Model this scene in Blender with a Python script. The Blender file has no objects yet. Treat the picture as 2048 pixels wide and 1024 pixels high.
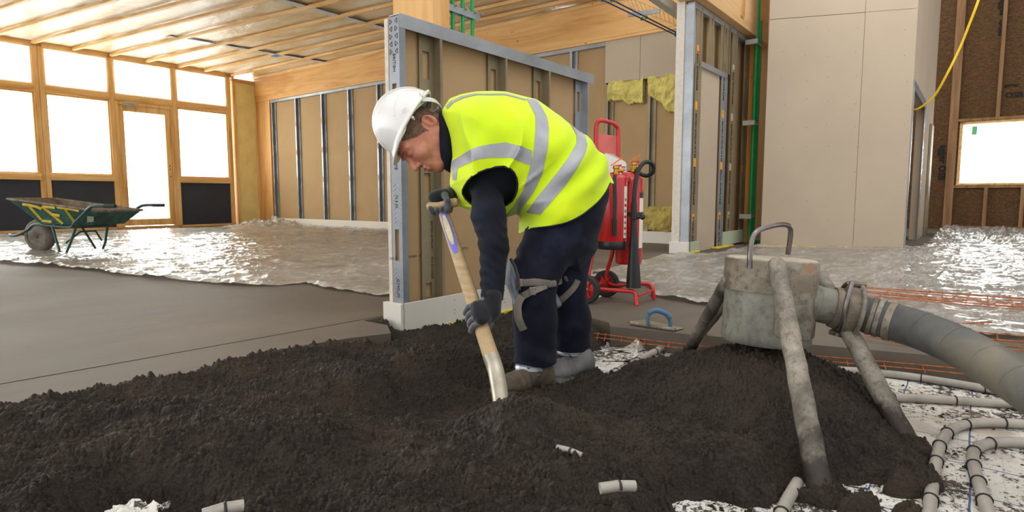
import bpy, bmesh, math, random
import numpy as np
from mathutils import Vector, Matrix, Euler
from math import sin, cos, tan, pi, sqrt, radians, atan2, exp
S = bpy.context.scene
random.seed(4)

# ------------------------------------------------------------------ camera
FPX = 1213.0; CAMH = 0.62; PITCH = radians(5.51)
cam_d = bpy.data.cameras.new('camera'); cam_d.sensor_width = 36.0
cam_d.lens = 36.0*FPX/2048.0; cam_d.clip_start = 0.05; cam_d.clip_end = 200
cam = bpy.data.objects.new('camera', cam_d); S.collection.objects.link(cam)
cam.location = (0, 0, CAMH); cam.rotation_euler = (radians(90)-PITCH, 0, 0)
S.camera = cam

# ------------------------------------------------------------------ world
S.view_settings.view_transform = 'Standard'; S.view_settings.look = 'None'
S.view_settings.gamma = 1; S.view_settings.use_curve_mapping = False
S.view_settings.exposure = -0.08
W = bpy.data.worlds.new('world'); S.world = W; W.use_nodes = True
nt = W.node_tree; nt.nodes.clear()
wo = nt.nodes.new('ShaderNodeOutputWorld'); bg = nt.nodes.new('ShaderNodeBackground')
tc = nt.nodes.new('ShaderNodeTexCoord'); sx = nt.nodes.new('ShaderNodeSeparateXYZ')
nt.links.new(tc.outputs['Generated'], sx.inputs[0])
def wmath(op, a, b=None, clamp=False):
    n = nt.nodes.new('ShaderNodeMath'); n.operation = op; n.use_clamp = clamp
    for i, v in enumerate((a, b)):
        if v is None: continue
        if isinstance(v, (int, float)): n.inputs[i].default_value = v
        else: nt.links.new(v, n.inputs[i])
    return n.outputs[0]
# overcast daylight: bright towards the glazed garden side (front), softer overhead and behind
def ramp01(v, a, b):
    n = nt.nodes.new('ShaderNodeMapRange'); n.interpolation_type = 'SMOOTHSTEP'
    nt.links.new(v, n.inputs[0]); n.inputs[1].default_value = a; n.inputs[2].default_value = b
    return n.outputs[0]
SKY_FRONT = 7.5; SKY_BACK = 1.2; SKY_TOP = 0.15
front = ramp01(sx.outputs[1], 0.05, 0.45)
side = wmath('MULTIPLY', ramp01(wmath('MULTIPLY', sx.outputs[0], -1.0), 0.35, 0.95), 0.35)
front = wmath('MAXIMUM', front, side)
low = wmath('SUBTRACT', 1.0, ramp01(sx.outputs[2], 0.18, 0.5))
k1 = wmath('MULTIPLY', front, low)
st = wmath('ADD', wmath('MULTIPLY', k1, SKY_FRONT), SKY_BACK)
st = wmath('ADD', st, wmath('MULTIPLY', ramp01(sx.outputs[2], 0.3, 0.9), SKY_TOP))
nt.links.new(st, bg.inputs[1]); bg.inputs[0].default_value = (0.99, 0.985, 0.97, 1)
nt.links.new(bg.outputs[0], wo.inputs[0])

# area lamps: daylight from the rooflight and the glazing, soft light overhead
def area(name, loc, target, sx_, sy_, power, col):
    l = bpy.data.lights.new(name, 'AREA'); l.shape = 'RECTANGLE'; l.size = sx_; l.size_y = sy_
    l.energy = power; l.color = col
    o = bpy.data.objects.new(name, l); S.collection.objects.link(o); o.location = loc
    d = Vector(target)-Vector(loc); o.rotation_euler = d.to_track_quat('-Z', 'Y').to_euler()
    return o
area('rooflight_daylight', (4.2, 5.6, 5.2), (4.5, 7.4, 3.2), 1.6, 1.2, 55, (1, 0.98, 0.95))
area('garden_daylight', (sin(radians(37.3))*4.6-cos(radians(37.3))*14.0, cos(radians(37.3))*4.6+sin(radians(37.3))*14.0, 1.9), (sin(radians(37.3))*5.2-cos(radians(37.3))*8.0, cos(radians(37.3))*5.2+sin(radians(37.3))*8.0, 1.6), 5.6, 3.0, 480, (1, 0.99, 0.96))
area('overhead_softlight', (1.0, 0.6, 4.6), (0.3, 2.6, 0.3), 2.4, 2.0, 36, (1, 0.95, 0.88))  # unseen soft area lamp overhead, aimed at the worker's bay

# ------------------------------------------------------------------ projection helpers (measured points -> places in the room)
XA = np.array([1, 0, 0.]); FA = np.array([0, cos(PITCH), -sin(PITCH)]); UA = np.array([0, sin(PITCH), cos(PITCH)])
CP = np.array([0, 0, CAMH])
def ray(x, y): return XA*((x-1024)/FPX)+UA*((512-y)/FPX)+FA
def gp(x, y, z=0.0):
    d = ray(x, y); return CP+d*((z-CAMH)/d[2])
def P(x, y, Y):
    d = ray(x, y); return CP+d*(Y/d[1])
RA = radians(37.3)
EU = np.array([sin(RA), cos(RA), 0]); EV = np.array([-cos(RA), sin(RA), 0]); EZ = np.array([0, 0, 1.])
def uvz(u, v, z=0.0): return EU*u+EV*v+EZ*z
def onv(x, y, v):
    d = ray(x, y); return CP+d*(v/(d@EV))
def onu(x, y, u):
    d = ray(x, y); return CP+d*(u/(d@EU))
def U_(q): return float(np.dot(q, EU))
def V_(q): return float(np.dot(q, EV))
def onplane(x, y, p0, n):
    d = ray(x, y); return CP+d*(((p0-CP)@n)/(d@n))

# ------------------------------------------------------------------ numpy noise
def _hash(ix, iy, iz, seed=0):
    h = (ix.astype(np.int64)*374761393 + iy.astype(np.int64)*668265263 + iz.astype(np.int64)*2147483647 + seed*1274126177) & 0xffffffff
    h = ((h ^ (h >> 13))*1274126177) & 0xffffffff
    h = ((h ^ (h >> 16))*2246822519) & 0xffffffff
    return ((h ^ (h >> 15)) & 0xffffff).astype(np.float64)/0xffffff
def vnoise(x, y, z=None, seed=0):
    if z is None: z = np.zeros_like(x)
    xi = np.floor(x); yi = np.floor(y); zi = np.floor(z)
    fx = x-xi; fy = y-yi; fz = z-zi
    fx = fx*fx*(3-2*fx); fy = fy*fy*(3-2*fy); fz = fz*fz*(3-2*fz)
    r = 0
    for dx in (0, 1):
        for dy in (0, 1):
            for dz in (0, 1):
                w = (fx if dx else 1-fx)*(fy if dy else 1-fy)*(fz if dz else 1-fz)
                r = r+w*_hash(xi+dx, yi+dy, zi+dz, seed)
    return r*2-1
def fbm(x, y, z=None, o=4, seed=0, g=0.5):
    r = 0; a = 1; s = 0
    for i in range(o):
        k = 2.03**i
        r = r+a*vnoise(x*k, y*k, None if z is None else z*k, seed+i); s += a; a *= g
    return r/s
def crumbs(x, y, c, rmin, rmax, dens, seed):
    """rounded crumbs: the highest of the little domes round each point (2D)"""
    xi = np.floor(x/c); yi = np.floor(y/c); best = np.zeros_like(x); z0 = np.zeros_like(x)
    for dx in (-1, 0, 1):
        for dy in (-1, 0, 1):
            cx = xi+dx; cy = yi+dy
            jx = (cx+_hash(cx, cy, z0, seed))*c; jy = (cy+_hash(cx, cy, z0, seed+1))*c
            r = rmin+(rmax-rmin)*_hash(cx, cy, z0, seed+2)**2
            r = np.where(_hash(cx, cy, z0, seed+3) < dens, r, 1e-6)
            d2 = (x-jx)**2+(y-jy)**2
            best = np.maximum(best, np.sqrt(np.maximum(r*r-d2, 0))*(0.7+0.9*_hash(cx, cy, z0, seed+4)))
    return best
def polysd(px, pz, poly):
    """signed distance to a 2D polygon, negative inside"""
    poly = np.asarray(poly, float); n = len(poly)
    d = np.full(px.shape, 1e9); ins = np.zeros(px.shape, bool)
    for i in range(n):
        a = poly[i]; b = poly[(i+1) % n]; e = b-a
        wx = px-a[0]; wz = pz-a[1]
        t = np.clip((wx*e[0]+wz*e[1])/(e@e+1e-12), 0, 1)
        d = np.minimum(d, (wx-t*e[0])**2+(wz-t*e[1])**2)
        c = (a[1] > pz) != (b[1] > pz)
        if abs(e[1]) > 1e-12:
            ins ^= c & (px < e[0]*(pz-a[1])/e[1]+a[0])
    d = np.sqrt(d)
    return np.where(ins, -d, d)
def linedist(px, pz, pts):
    d = np.full(px.shape, 1e9)
    for a, b in zip(pts[:-1], pts[1:]):
        a = np.asarray(a, float); b = np.asarray(b, float); e = b-a
        wx = px-a[0]; wz = pz-a[1]
        t = np.clip((wx*e[0]+wz*e[1])/(e@e+1e-12), 0, 1)
        d = np.minimum(d, np.hypot(wx-t*e[0], wz-t*e[1]))
    return d

# ------------------------------------------------------------------ objects
def tag(o, label=None, cat=None, group=None, kind=None):
    if label: o['label'] = label
    if cat: o['category'] = cat
    if group: o['group'] = group
    if kind: o['kind'] = kind
    return o
def empty(name, loc, label=None, cat=None, group=None, kind=None):
    o = bpy.data.objects.new(name, None); S.collection.objects.link(o)
    o.location = tuple(float(c) for c in loc); o.empty_display_size = 0.1
    return tag(o, label, cat, group, kind)
WORLDLOC = {}
def wloc(o):
    l = Vector(o.location)
    while o.parent: o = o.parent; l += Vector(o.location)
    return l
def link_mesh(name, verts, faces, mat, parent=None, smooth=True, mats=None, fmat=None, label=None):
    me = bpy.data.meshes.new(name)
    verts = np.asarray(verts, float)
    off = np.array(wloc(parent)) if parent is not None else np.zeros(3)
    me.from_pydata((verts-off).tolist(), [], [list(map(int, f)) for f in faces])
    me.validate(); me.update()
    if mats:
        for m in mats: me.materials.append(m)
    else: me.materials.append(mat)
    if fmat is not None: me.polygons.foreach_set('material_index', np.asarray(fmat, np.int32)[:len(me.polygons)])
    if smooth: me.polygons.foreach_set('use_smooth', [True]*len(me.polygons))
    o = bpy.data.objects.new(name, me); S.collection.objects.link(o)
    if parent is not None: o.parent = parent
    if label: o['label'] = label
    return o

class MB:
    def __init__(s): s.v = []; s.f = []; s.m = []; s.cm = 0
    def add(s, vs, fs):
        n = len(s.v); s.v += [tuple(map(float, v)) for v in vs]; s.f += [tuple(n+i for i in f) for f in fs]; s.m += [s.cm]*len(fs); return s
    def obox(s, c, ax, ay, az, bev=0):
        """box: centre c and three half-axis vectors"""
        c, ax, ay, az = [np.asarray(q, float) for q in (c, ax, ay, az)]
        if bev:
            la, lb, lc = [np.linalg.norm(q) for q in (ax, ay, az)]
            b = min(bev, la*.45, lb*.45, lc*.45)
            vs = []
            idx = {}
            for i in (-1, 1):
                for j in (-1, 1):
                    for k in (-1, 1):
                        for w, (sx_, sy_, sz_) in enumerate(((b/la, 0, 0), (0, b/lb, 0), (0, 0, b/lc))):
                            # vertex lying on the two faces other than the chamfered one
                            q = c+ax*i*(1-(0 if w == 0 else b/la))+ay*j*(1-(0 if w == 1 else b/lb))+az*k*(1-(0 if w == 2 else b/lc))
                            idx[(i, j, k, w)] = len(vs); vs.append(q)
            fs = []
            for i in (-1, 1): fs.append([idx[(i, j, k, 0)] for j, k in ((-1, -1), (1, -1), (1, 1), (-1, 1))])
            for j in (-1, 1): fs.append([idx[(i, j, k, 1)] for i, k in ((-1, -1), (1, -1), (1, 1), (-1, 1))])
            for k in (-1, 1): fs.append([idx[(i, j, k, 2)] for i, j in ((-1, -1), (1, -1), (1, 1), (-1, 1))])
            for j in (-1, 1):
                for k in (-1, 1): fs.append([idx[(-1, j, k, 1)], idx[(1, j, k, 1)], idx[(1, j, k, 2)], idx[(-1, j, k, 2)]])
            for i in (-1, 1):
                for k in (-1, 1): fs.append([idx[(i, -1, k, 0)], idx[(i, 1, k, 0)], idx[(i, 1, k, 2)], idx[(i, -1, k, 2)]])
            for i in (-1, 1):
                for j in (-1, 1): fs.append([idx[(i, j, -1, 0)], idx[(i, j, 1, 0)], idx[(i, j, 1, 1)], idx[(i, j, -1, 1)]])
            for i in (-1, 1):
                for j in (-1, 1):
                    for k in (-1, 1): fs.append([idx[(i, j, k, 0)], idx[(i, j, k, 1)], idx[(i, j, k, 2)]])
            return s.add(vs, fs)
        vs = [c+ax*i+ay*j+az*k for k in (-1, 1) for j in (-1, 1) for i in (-1, 1)]
        return s.add(vs, [(0, 2, 3, 1), (4, 5, 7, 6), (0, 1, 5, 4), (2, 6, 7, 3), (0, 4, 6, 2), (1, 3, 7, 5)])
    def room(s, u0, u1, v0, v1, z0, z1, bev=0):
        """box aligned to the room's own axes"""
        return s.obox(uvz((u0+u1)/2, (v0+v1)/2, (z0+z1)/2), EU*abs(u1-u0)/2, EV*abs(v1-v0)/2, EZ*abs(z1-z0)/2, bev)
    def bar(s, a, b, w, h, up=(0, 0, 1), bev=0):
        a = np.asarray(a, float); b = np.asarray(b, float); d = b-a; L = np.linalg.norm(d); d = d/L
        up = np.asarray(up, float)
        sd = np.cross(d, up); sd /= np.linalg.norm(sd); up2 = np.cross(sd, d)
        return s.obox((a+b)/2, d*L/2, sd*w/2, up2*h/2, bev)
    def tube(s, pts, r, n=10, caps=True, flat=1.0, up=None):
        pts = [np.asarray(p, float) for p in pts]
        rs = r if isinstance(r, (list, tuple, np.ndarray)) else [r]*len(pts)
        base = len(s.v); vs = []; prev = None
        for i, p in enumerate(pts):
            if i == 0: d = pts[1]-p
            elif i == len(pts)-1: d = p-pts[i-1]
            else: d = (pts[i+1]-p)/(np.linalg.norm(pts[i+1]-p)+1e-9)+(p-pts[i-1])/(np.linalg.norm(p-pts[i-1])+1e-9)
            d = d/(np.linalg.norm(d)+1e-12)
            if prev is None:
                a = np.asarray(up, float) if up is not None else (np.array([0, 0, 1.]) if abs(d[2]) < .9 else np.array([1., 0, 0]))
            else: a = prev
            a = a-d*(a@d); a /= (np.linalg.norm(a)+1e-12); prev = a
            b = np.cross(d, a)
            for k in range(n):
                t = 2*pi*k/n; vs.append(p+(a*cos(t)+b*sin(t)*flat)*rs[i])
        fs = []
        for i in range(len(pts)-1):
            for k in range(n):
                fs.append((i*n+k, i*n+(k+1) % n, (i+1)*n+(k+1) % n, (i+1)*n+k))
        if caps:
            fs.append(tuple(range(n-1, -1, -1))); fs.append(tuple((len(pts)-1)*n+k for k in range(n)))
        return s.add(vs, fs)
    def lathe(s, o, axis, prof, n=32, a0=None, caps=True):
        """prof: (distance along axis, radius)"""
        o = np.asarray(o, float); ax = np.asarray(axis, float); ax = ax/np.linalg.norm(ax)
        a = np.array([1., 0, 0]) if abs(ax[0]) < .9 else np.array([0, 1., 0])
        a = a-ax*(a@ax); a /= np.linalg.norm(a); b = np.cross(ax, a); vs = []
        for h, r in prof:
            for k in range(n):
                t = 2*pi*k/n; vs.append(o+ax*h+(a*cos(t)+b*sin(t))*max(r, 1e-5))
        fs = []
        for i in range(len(prof)-1):
            for k in range(n): fs.append((i*n+k, i*n+(k+1) % n, (i+1)*n+(k+1) % n, (i+1)*n+k))
        if caps:
            fs.append(tuple(range(n-1, -1, -1))); fs.append(tuple((len(prof)-1)*n+k for k in range(n)))
        return s.add(vs, fs)
    def prism(s, poly, off):
        """polygon points (3D) extruded by a vector"""
        n = len(poly); off = np.asarray(off, float)
        vs = [np.asarray(p, float) for p in poly]; vs = vs+[p+off for p in vs]
        fs = [tuple(range(n-1, -1, -1)), tuple(range(n, 2*n))]+[(i, (i+1) % n, n+(i+1) % n, n+i) for i in range(n)]
        return s.add(vs, fs)
    def ball(s, c, r, n=10, sc=(1, 1, 1)):
        c = np.asarray(c, float); vs = []; m = n//2+1
        for i in range(m+1):
            t = pi*i/m
            for k in range(n):
                p = 2*pi*k/n; vs.append(c+np.array([sin(t)*cos(p)*sc[0], sin(t)*sin(p)*sc[1], cos(t)*sc[2]])*r)
        fs = [(i*n+k, i*n+(k+1) % n, (i+1)*n+(k+1) % n, (i+1)*n+k) for i in range(m) for k in range(n)]
        return s.add(vs, fs)
    def build(s, name, mat, parent=None, smooth=False, label=None, auto=None):
        ml = mat if isinstance(mat, (list, tuple)) else None
        o = link_mesh(name, s.v, s.f, mat, parent, smooth, mats=ml, fmat=s.m if ml else None)
        bm = bmesh.new(); bm.from_mesh(o.data)
        bmesh.ops.remove_doubles(bm, verts=bm.verts, dist=1e-6)
        bmesh.ops.recalc_face_normals(bm, faces=bm.faces)
        if smooth:
            ca = cos(radians(auto or 38))
            for e in bm.edges:
                if len(e.link_faces) == 2 and e.link_faces[0].normal.dot(e.link_faces[1].normal) < ca: e.smooth = False
        bm.to_mesh(o.data); bm.free()
        if label: o['label'] = label
        return o
def spline(pts, n=8, closed=False):
    pts = [np.asarray(p, float) for p in pts]; out = []
    N = len(pts); rng = N if closed else N-1
    for i in range(rng):
        p1 = pts[i]; p2 = pts[(i+1) % N]
        p0 = pts[i-1] if (i > 0 or closed) else 2*p1-p2
        p3 = pts[(i+2) % N] if (i+2 < N or closed) else 2*p2-p1
        for k in range(n):
            t = k/n
            out.append(.5*((2*p1)+(-p0+p2)*t+(2*p0-5*p1+4*p2-p3)*t*t+(-p0+3*p1-3*p2+p3)*t**3))
    if not closed: out.append(pts[-1])
    return out

# ------------------------------------------------------------------ implicit shapes
def smin(a, b, k):
    h = np.clip(.5+.5*(b-a)/k, 0, 1); return b+(a-b)*h-k*h*(1-h)
def cap(p, a, b, ra, rb, k=1.0, ax=1):
    a = np.asarray(a, float); b = np.asarray(b, float); e = b-a
    q = p-a; t = np.clip((q@e)/(e@e+1e-12), 0, 1)
    q = q-t[..., None]*e
    if k != 1.0:
        q = q.copy(); q[..., ax] = q[..., ax]/k
    return np.sqrt((q*q).sum(-1))-(ra+(rb-ra)*t)
def ell(p, c, r):
    q = (p-np.asarray(c, float))/np.asarray(r, float)
    k0 = np.sqrt((q*q).sum(-1)); return (k0-1)*min(r)
def surfnet(fn, lo, hi, h, blk=12):
    lo = np.asarray(lo, float); hi = np.asarray(hi, float)
    nb = np.ceil((hi-lo)/(h*blk)).astype(int); n = nb*blk+1
    D = np.empty(n, np.float32)
    cc = np.stack(np.meshgrid(*[lo[i]+(np.arange(nb[i])+.5)*blk*h for i in range(3)], indexing='ij'), -1).reshape(-1, 3)
    cv = fn(cc); lim = blk*h*1.1
    bi = np.stack(np.meshgrid(*[np.arange(nb[i]) for i in range(3)], indexing='ij'), -1).reshape(-1, 3)
    D[:] = 1.0
    loc = np.stack(np.meshgrid(*[np.arange(blk+1)]*3, indexing='ij'), -1)
    for b, v in zip(bi, cv):
        sl = tuple(slice(b[i]*blk, (b[i]+1)*blk+1) for i in range(3))
        if v < -lim: D[sl] = -1.0
    act = [(b, v) for b, v in zip(bi, cv) if abs(v) <= lim]
    for c0 in range(0, len(act), 64):
        ch = act[c0:c0+64]
        pts = np.stack([lo+(loc+b*blk)*h for b, v in ch])
        vals = fn(pts)
        for (b, v), q in zip(ch, vals):
            sl = tuple(slice(b[i]*blk, (b[i]+1)*blk+1) for i in range(3)); D[sl] = q
    D[0] = 1; D[-1] = 1; D[:, 0] = 1; D[:, -1] = 1; D[:, :, 0] = 1; D[:, :, -1] = 1
    ins = D < 0
    m = n-1; cnt = np.zeros(m, np.uint8); allc = ins[:-1, :-1, :-1].copy(); anyc = allc.copy()
    for dx in (0, 1):
        for dy in (0, 1):
            for dz in (0, 1):
                q = ins[dx:dx+m[0], dy:dy+m[1], dz:dz+m[2]]; allc &= q; anyc |= q
    cell = anyc & ~allc
    ci = np.argwhere(cell); idx = np.full(m, -1, np.int64); idx[cell] = np.arange(len(ci))
    acc = np.zeros((len(ci), 3)); num = np.zeros(len(ci))
    cor = [(i, j, k) for i in (0, 1) for j in (0, 1) for k in (0, 1)]
    for a in cor:
        for ax in range(3):
            if a[ax]: continue
            b = list(a); b[ax] = 1
            va = D[ci[:, 0]+a[0], ci[:, 1]+a[1], ci[:, 2]+a[2]]; vb = D[ci[:, 0]+b[0], ci[:, 1]+b[1], ci[:, 2]+b[2]]
            mk = (va < 0) != (vb < 0)
            t = np.where(mk, va/(va-vb+1e-12), 0)
            pos = np.array(a, float)[None]+np.zeros((len(ci), 3)); pos[:, ax] += t
            acc += pos*mk[:, None]; num += mk
    V = lo+(ci+acc/np.maximum(num, 1)[:, None])*h
    F = []
    for ax in range(3):
        o1, o2 = [(1, 2), (2, 0), (0, 1)][ax]
        sl0 = [slice(1, m[i]) for i in range(3)]; sl1 = list(sl0)
        sl0[ax] = slice(0, m[ax]); sl1[ax] = slice(1, m[ax]+1)
        A = ins[tuple(sl0)]; B = ins[tuple(sl1)]
        e = np.argwhere(A != B)
        base = e.copy()
        for i in range(3):
            if i != ax: base[:, i] += 1
        flip = A[e[:, 0], e[:, 1], e[:, 2]]
        def g(d1, d2):
            q = base.copy(); q[:, o1] -= d1; q[:, o2] -= d2
            return idx[q[:, 0], q[:, 1], q[:, 2]]
        q = np.stack([g(1, 1), g(0, 1), g(0, 0), g(1, 0)], 1)
        q = np.where(flip[:, None], q, q[:, ::-1]); F.append(q)
    F = np.concatenate(F); F = F[(F >= 0).all(1)]
    return V, F
def vnormals(V, F):
    a = V[F[:, 0]]; n = np.cross(V[F[:, 1]]-a, V[F[:, 2]]-a)
    N = np.zeros_like(V)
    for k in range(F.shape[1]): np.add.at(N, F[:, k], n)
    return N/(np.linalg.norm(N, axis=1, keepdims=True)+1e-12)
def tris(F): return np.concatenate([F[:, [0, 1, 2]], F[:, [0, 2, 3]]]) if F.shape[1] == 4 else F
def clip(V, T, s):
    """keep the part of a triangle mesh where s < 0, cut exactly on s = 0; returns (V, faces list)"""
    ins = s < 0; c = ins[T].sum(1)
    out = [tuple(t) for t in T[c == 3]]
    Vn = list(map(np.asarray, V)); cache = {}
    def mid(i, j):
        k = (min(i, j), max(i, j))
        if k not in cache:
            t = s[i]/(s[i]-s[j]); cache[k] = len(Vn); Vn.append(V[i]+(V[j]-V[i])*t)
        return cache[k]
    for t in T[(c == 1) | (c == 2)]:
        poly = []
        for a in range(3):
            i = int(t[a]); j = int(t[(a+1) % 3])
            if s[i] < 0: poly.append(i)
            if (s[i] < 0) != (s[j] < 0): poly.append(mid(i, j))
        for k in range(1, len(poly)-1): out.append((poly[0], poly[k], poly[k+1]))
    used = sorted({i for f in out for i in f}); mp = {u: k for k, u in enumerate(used)}
    if not used: return np.zeros((0, 3)), np.zeros((0, 3), int)
    return np.array([Vn[u] for u in used]), np.array([[mp[i] for i in f] for f in out])
def relax(V, F, it=2, w=.5):
    F = np.asarray(F); 
    for _ in range(it):
        A = np.zeros_like(V); c = np.zeros(len(V)); k = F.shape[1]
        for a in range(k):
            np.add.at(A, F[:, a], V[F[:, (a+1) % k]]); np.add.at(c, F[:, a], 1)
            np.add.at(A, F[:, (a+1) % k], V[F[:, a]]); np.add.at(c, F[:, (a+1) % k], 1)
        V = V*(1-w)+w*A/np.maximum(c, 1)[:, None]
    return V

# ------------------------------------------------------------------ materials
def srgb(r, g, b):
    f = lambda c: (c/255/12.92) if c/255 <= .04045 else ((c/255+.055)/1.055)**2.4
    return (f(r), f(g), f(b), 1)
class NT:
    def __init__(s, name):
        s.m = bpy.data.materials.new(name); s.m.use_nodes = True; s.t = s.m.node_tree; s.t.nodes.clear()
        s.out = s.t.nodes.new('ShaderNodeOutputMaterial'); s.b = s.t.nodes.new('ShaderNodeBsdfPrincipled')
        s.t.links.new(s.b.outputs[0], s.out.inputs[0])
    def n(s, typ, **kw):
        o = s.t.nodes.new(typ)
        for k, v in kw.items():
            if k.startswith('i_'):
                key = k[2:]; key = int(key) if key.isdigit() else key.replace('_', ' ')
                if hasattr(v, 'is_linked') or isinstance(v, bpy.types.NodeSocket): s.t.links.new(v, o.inputs[key])
                else: o.inputs[key].default_value = v
            else: setattr(o, k, v)
        return o
    def set(s, key, v):
        if isinstance(v, bpy.types.NodeSocket): s.t.links.new(v, s.b.inputs[key])
        else: s.b.inputs[key].default_value = v
    def coord(s, scale=(1, 1, 1), rot=(0, 0, 0), kind='Object'):
        c = s.n('ShaderNodeTexCoord'); m = s.n('ShaderNodeMapping'); s.t.links.new(c.outputs[kind], m.inputs[0])
        m.inputs['Scale'].default_value = scale; m.inputs['Rotation'].default_value = rot
        return m.outputs[0]
    def room(s, scale=(1, 1, 1)):
        """room axes: x = along u, y = along v"""
        g = s.n('ShaderNodeNewGeometry'); r = s.n('ShaderNodeMapping'); s.t.links.new(g.outputs['Position'], r.inputs[0])
        r.inputs['Rotation'].default_value = (0, 0, -(pi/2-RA))
        m = s.n('ShaderNodeMapping'); s.t.links.new(r.outputs[0], m.inputs[0]); m.inputs['Scale'].default_value = scale
        return m.outputs[0]
    def noise(s, vec, scale, detail=4, rough=.55, dist=0):
        n = s.n('ShaderNodeTexNoise'); s.t.links.new(vec, n.inputs['Vector'])
        n.inputs['Scale'].default_value = scale; n.inputs['Detail'].default_value = detail; n.inputs['Roughness'].default_value = rough
        n.inputs['Distortion'].default_value = dist
        return n.outputs[0]
    def voro(s, vec, scale, feature='F1', out=0):
        n = s.n('ShaderNodeTexVoronoi', feature=feature); s.t.links.new(vec, n.inputs['Vector']); n.inputs['Scale'].default_value = scale
        return n.outputs[out]
    def ramp(s, fac, stops):
        n = s.n('ShaderNodeValToRGB'); s.t.links.new(fac, n.inputs[0]); e = n.color_ramp.elements
        while len(e) < len(stops): e.new(0.5)
        for i, (p, c) in enumerate(stops):
            e[i].position = p; e[i].color = c if len(c) == 4 else (*c, 1)
        return n.outputs[0]
    def mix(s, fac, a, b, mode='MIX'):
        n = s.n('ShaderNodeMix', data_type='RGBA', blend_type=mode)
        for k, v in ((0, fac), (6, a), (7, b)):
            if isinstance(v, bpy.types.NodeSocket): s.t.links.new(v, n.inputs[k])
            else: n.inputs[k].default_value = v
        return n.outputs[2]
    def math(s, op, a, b=None):
        n = s.n('ShaderNodeMath', operation=op)
        for i, v in enumerate((a, b)):
            if v is None: continue
            if isinstance(v, bpy.types.NodeSocket): s.t.links.new(v, n.inputs[i])
            else: n.inputs[i].default_value = v
        return n.outputs[0]
    def bump(s, h, strength=.3, dist=.01):
        n = s.n('ShaderNodeBump'); s.t.links.new(h, n.inputs['Height']); n.inputs['Strength'].default_value = strength; n.inputs['Distance'].default_value = dist
        s.t.links.new(n.outputs[0], s.b.inputs['Normal'])
def pm(name, col, rough=.6, metal=0, var=.12, scale=8, bump=0, bscale=60, col2=None, stretch=(1, 1, 1), spec=.5, coat=0, bdist=.004, det=4):
    """plain material with mottled colour"""
    k = NT(name); v = k.coord(stretch)
    f = k.noise(v, scale, det)
    c = col; c2 = col2 or tuple(max(0, x*(1-var*2.2)) for x in col[:3])+(1,)
    ch = tuple(min(1, x*(1+var)) for x in col[:3])+(1,)
    k.set('Base Color', k.ramp(f, [(.3, c2), (.55, c), (.75, ch)]))
    k.set('Roughness', rough); k.set('Metallic', metal); k.set('Specular IOR Level', spec)
    if coat: k.set('Coat Weight', coat); k.set('Coat Roughness', .15)
    if bump: k.bump(k.noise(v, bscale, 5), bump, bdist)
    return k.m
def woodm(name, light, mid, dark, st, knots=True, rough=.6):
    k = NT(name); v = k.room(st)
    g = k.noise(v, 1.0, 6, .6, .6)
    c = k.ramp(g, [(.3, dark), (.48, mid), (.7, light)])
    if knots:
        vv = k.room((3.2, 3.2, 3.2) if not isinstance(knots, tuple) else knots)
        w = k.voro(vv, 1.6)
        kn = k.ramp(w, [(.0, (1, 1, 1)), (.035, (.7, .7, .7)), (.065, (0, 0, 0))])
        c = k.mix(kn, c, tuple(x*.35 for x in dark[:3])+(1,))
    k.set('Base Color', c); k.set('Roughness', rough); k.set('Specular IOR Level', .3)
    k.bump(g, .12, .002)
    return k.m

# ================================================================== materials of the building
SPR = woodm('spruce_upright', srgb(240, 207, 155), srgb(226, 183, 120), srgb(196, 146, 84), (9, 9, .9))
SPRU = woodm('spruce_along_wall', srgb(240, 207, 155), srgb(226, 183, 120), srgb(196, 146, 84), (.9, 9, 9))
SPRV = woodm('spruce_batten', srgb(238, 205, 155), srgb(222, 180, 120), srgb(190, 142, 84), (9, .9, 9))
GLV = woodm('glulam_beam', srgb(226, 182, 122), srgb(212, 164, 102), srgb(190, 138, 78), (9, .7, 7), knots=(2.2, 1.3, 3.5))
GLU = woodm('glulam_beam_side', srgb(220, 184, 138), srgb(206, 168, 120), srgb(186, 146, 98), (.7, 9, 7), knots=(1.3, 2.2, 3.5))
GLZ = woodm('glulam_post', srgb(224, 180, 122), srgb(210, 162, 102), srgb(188, 136, 78), (9, 9, .7), knots=False)
TAN = pm('brown_paper_board', srgb(174, 146, 108), .8, var=.04, scale=1.6, bump=.05, bscale=300, spec=.2)
PLB = pm('grey_plasterboard', srgb(182, 166, 146), .8, var=.03, scale=1.2, bump=.05, bscale=200, spec=.2)
WHB = pm('white_board', srgb(216, 211, 202), .75, var=.03, scale=2, spec=.2)
GRB = pm('green_moisture_board', srgb(176, 184, 160), .8, var=.04, scale=3, spec=.2)
GYE = pm('plaster_edge', srgb(208, 200, 188), .9, var=.05, scale=30, bump=.4, bscale=60)
def galv(name, c=(166, 172, 178), rough=.34):
    k = NT(name); v = k.coord()
    f = k.voro(v, 45, out=1); n = k.noise(v, 3, 3)
    a = srgb(*c); b = tuple(x*.72 for x in a[:3])+(1,)
    c_ = k.ramp(n, [(.35, b), (.65, a)])
    k.set('Base Color', k.mix(.05, c_, f, 'SOFT_LIGHT')); k.set('Metallic', .4); k.set('Roughness', rough)
    k.bump(k.noise(v, 160, 2), .08, .002)
    return k.m
GAL = galv('galvanised_steel'); GALD = galv('galvanised_steel_dull_tan_reflect', (150, 137, 110), .5)  # duller copy whose colour holds the tan reflected off the boards
INS = pm('mineral_wool', srgb(216, 202, 118), .95, var=.16, scale=9, bump=.8, bscale=40, spec=.1, bdist=.02)
INSP = pm('wool_panel', srgb(240, 224, 158), .9, var=.05, scale=4, bump=.3, bscale=60, spec=.1)
FOAM = pm('yellow_foam', srgb(222, 200, 62), .8, var=.15, scale=20, bump=.4, bscale=50)
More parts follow.
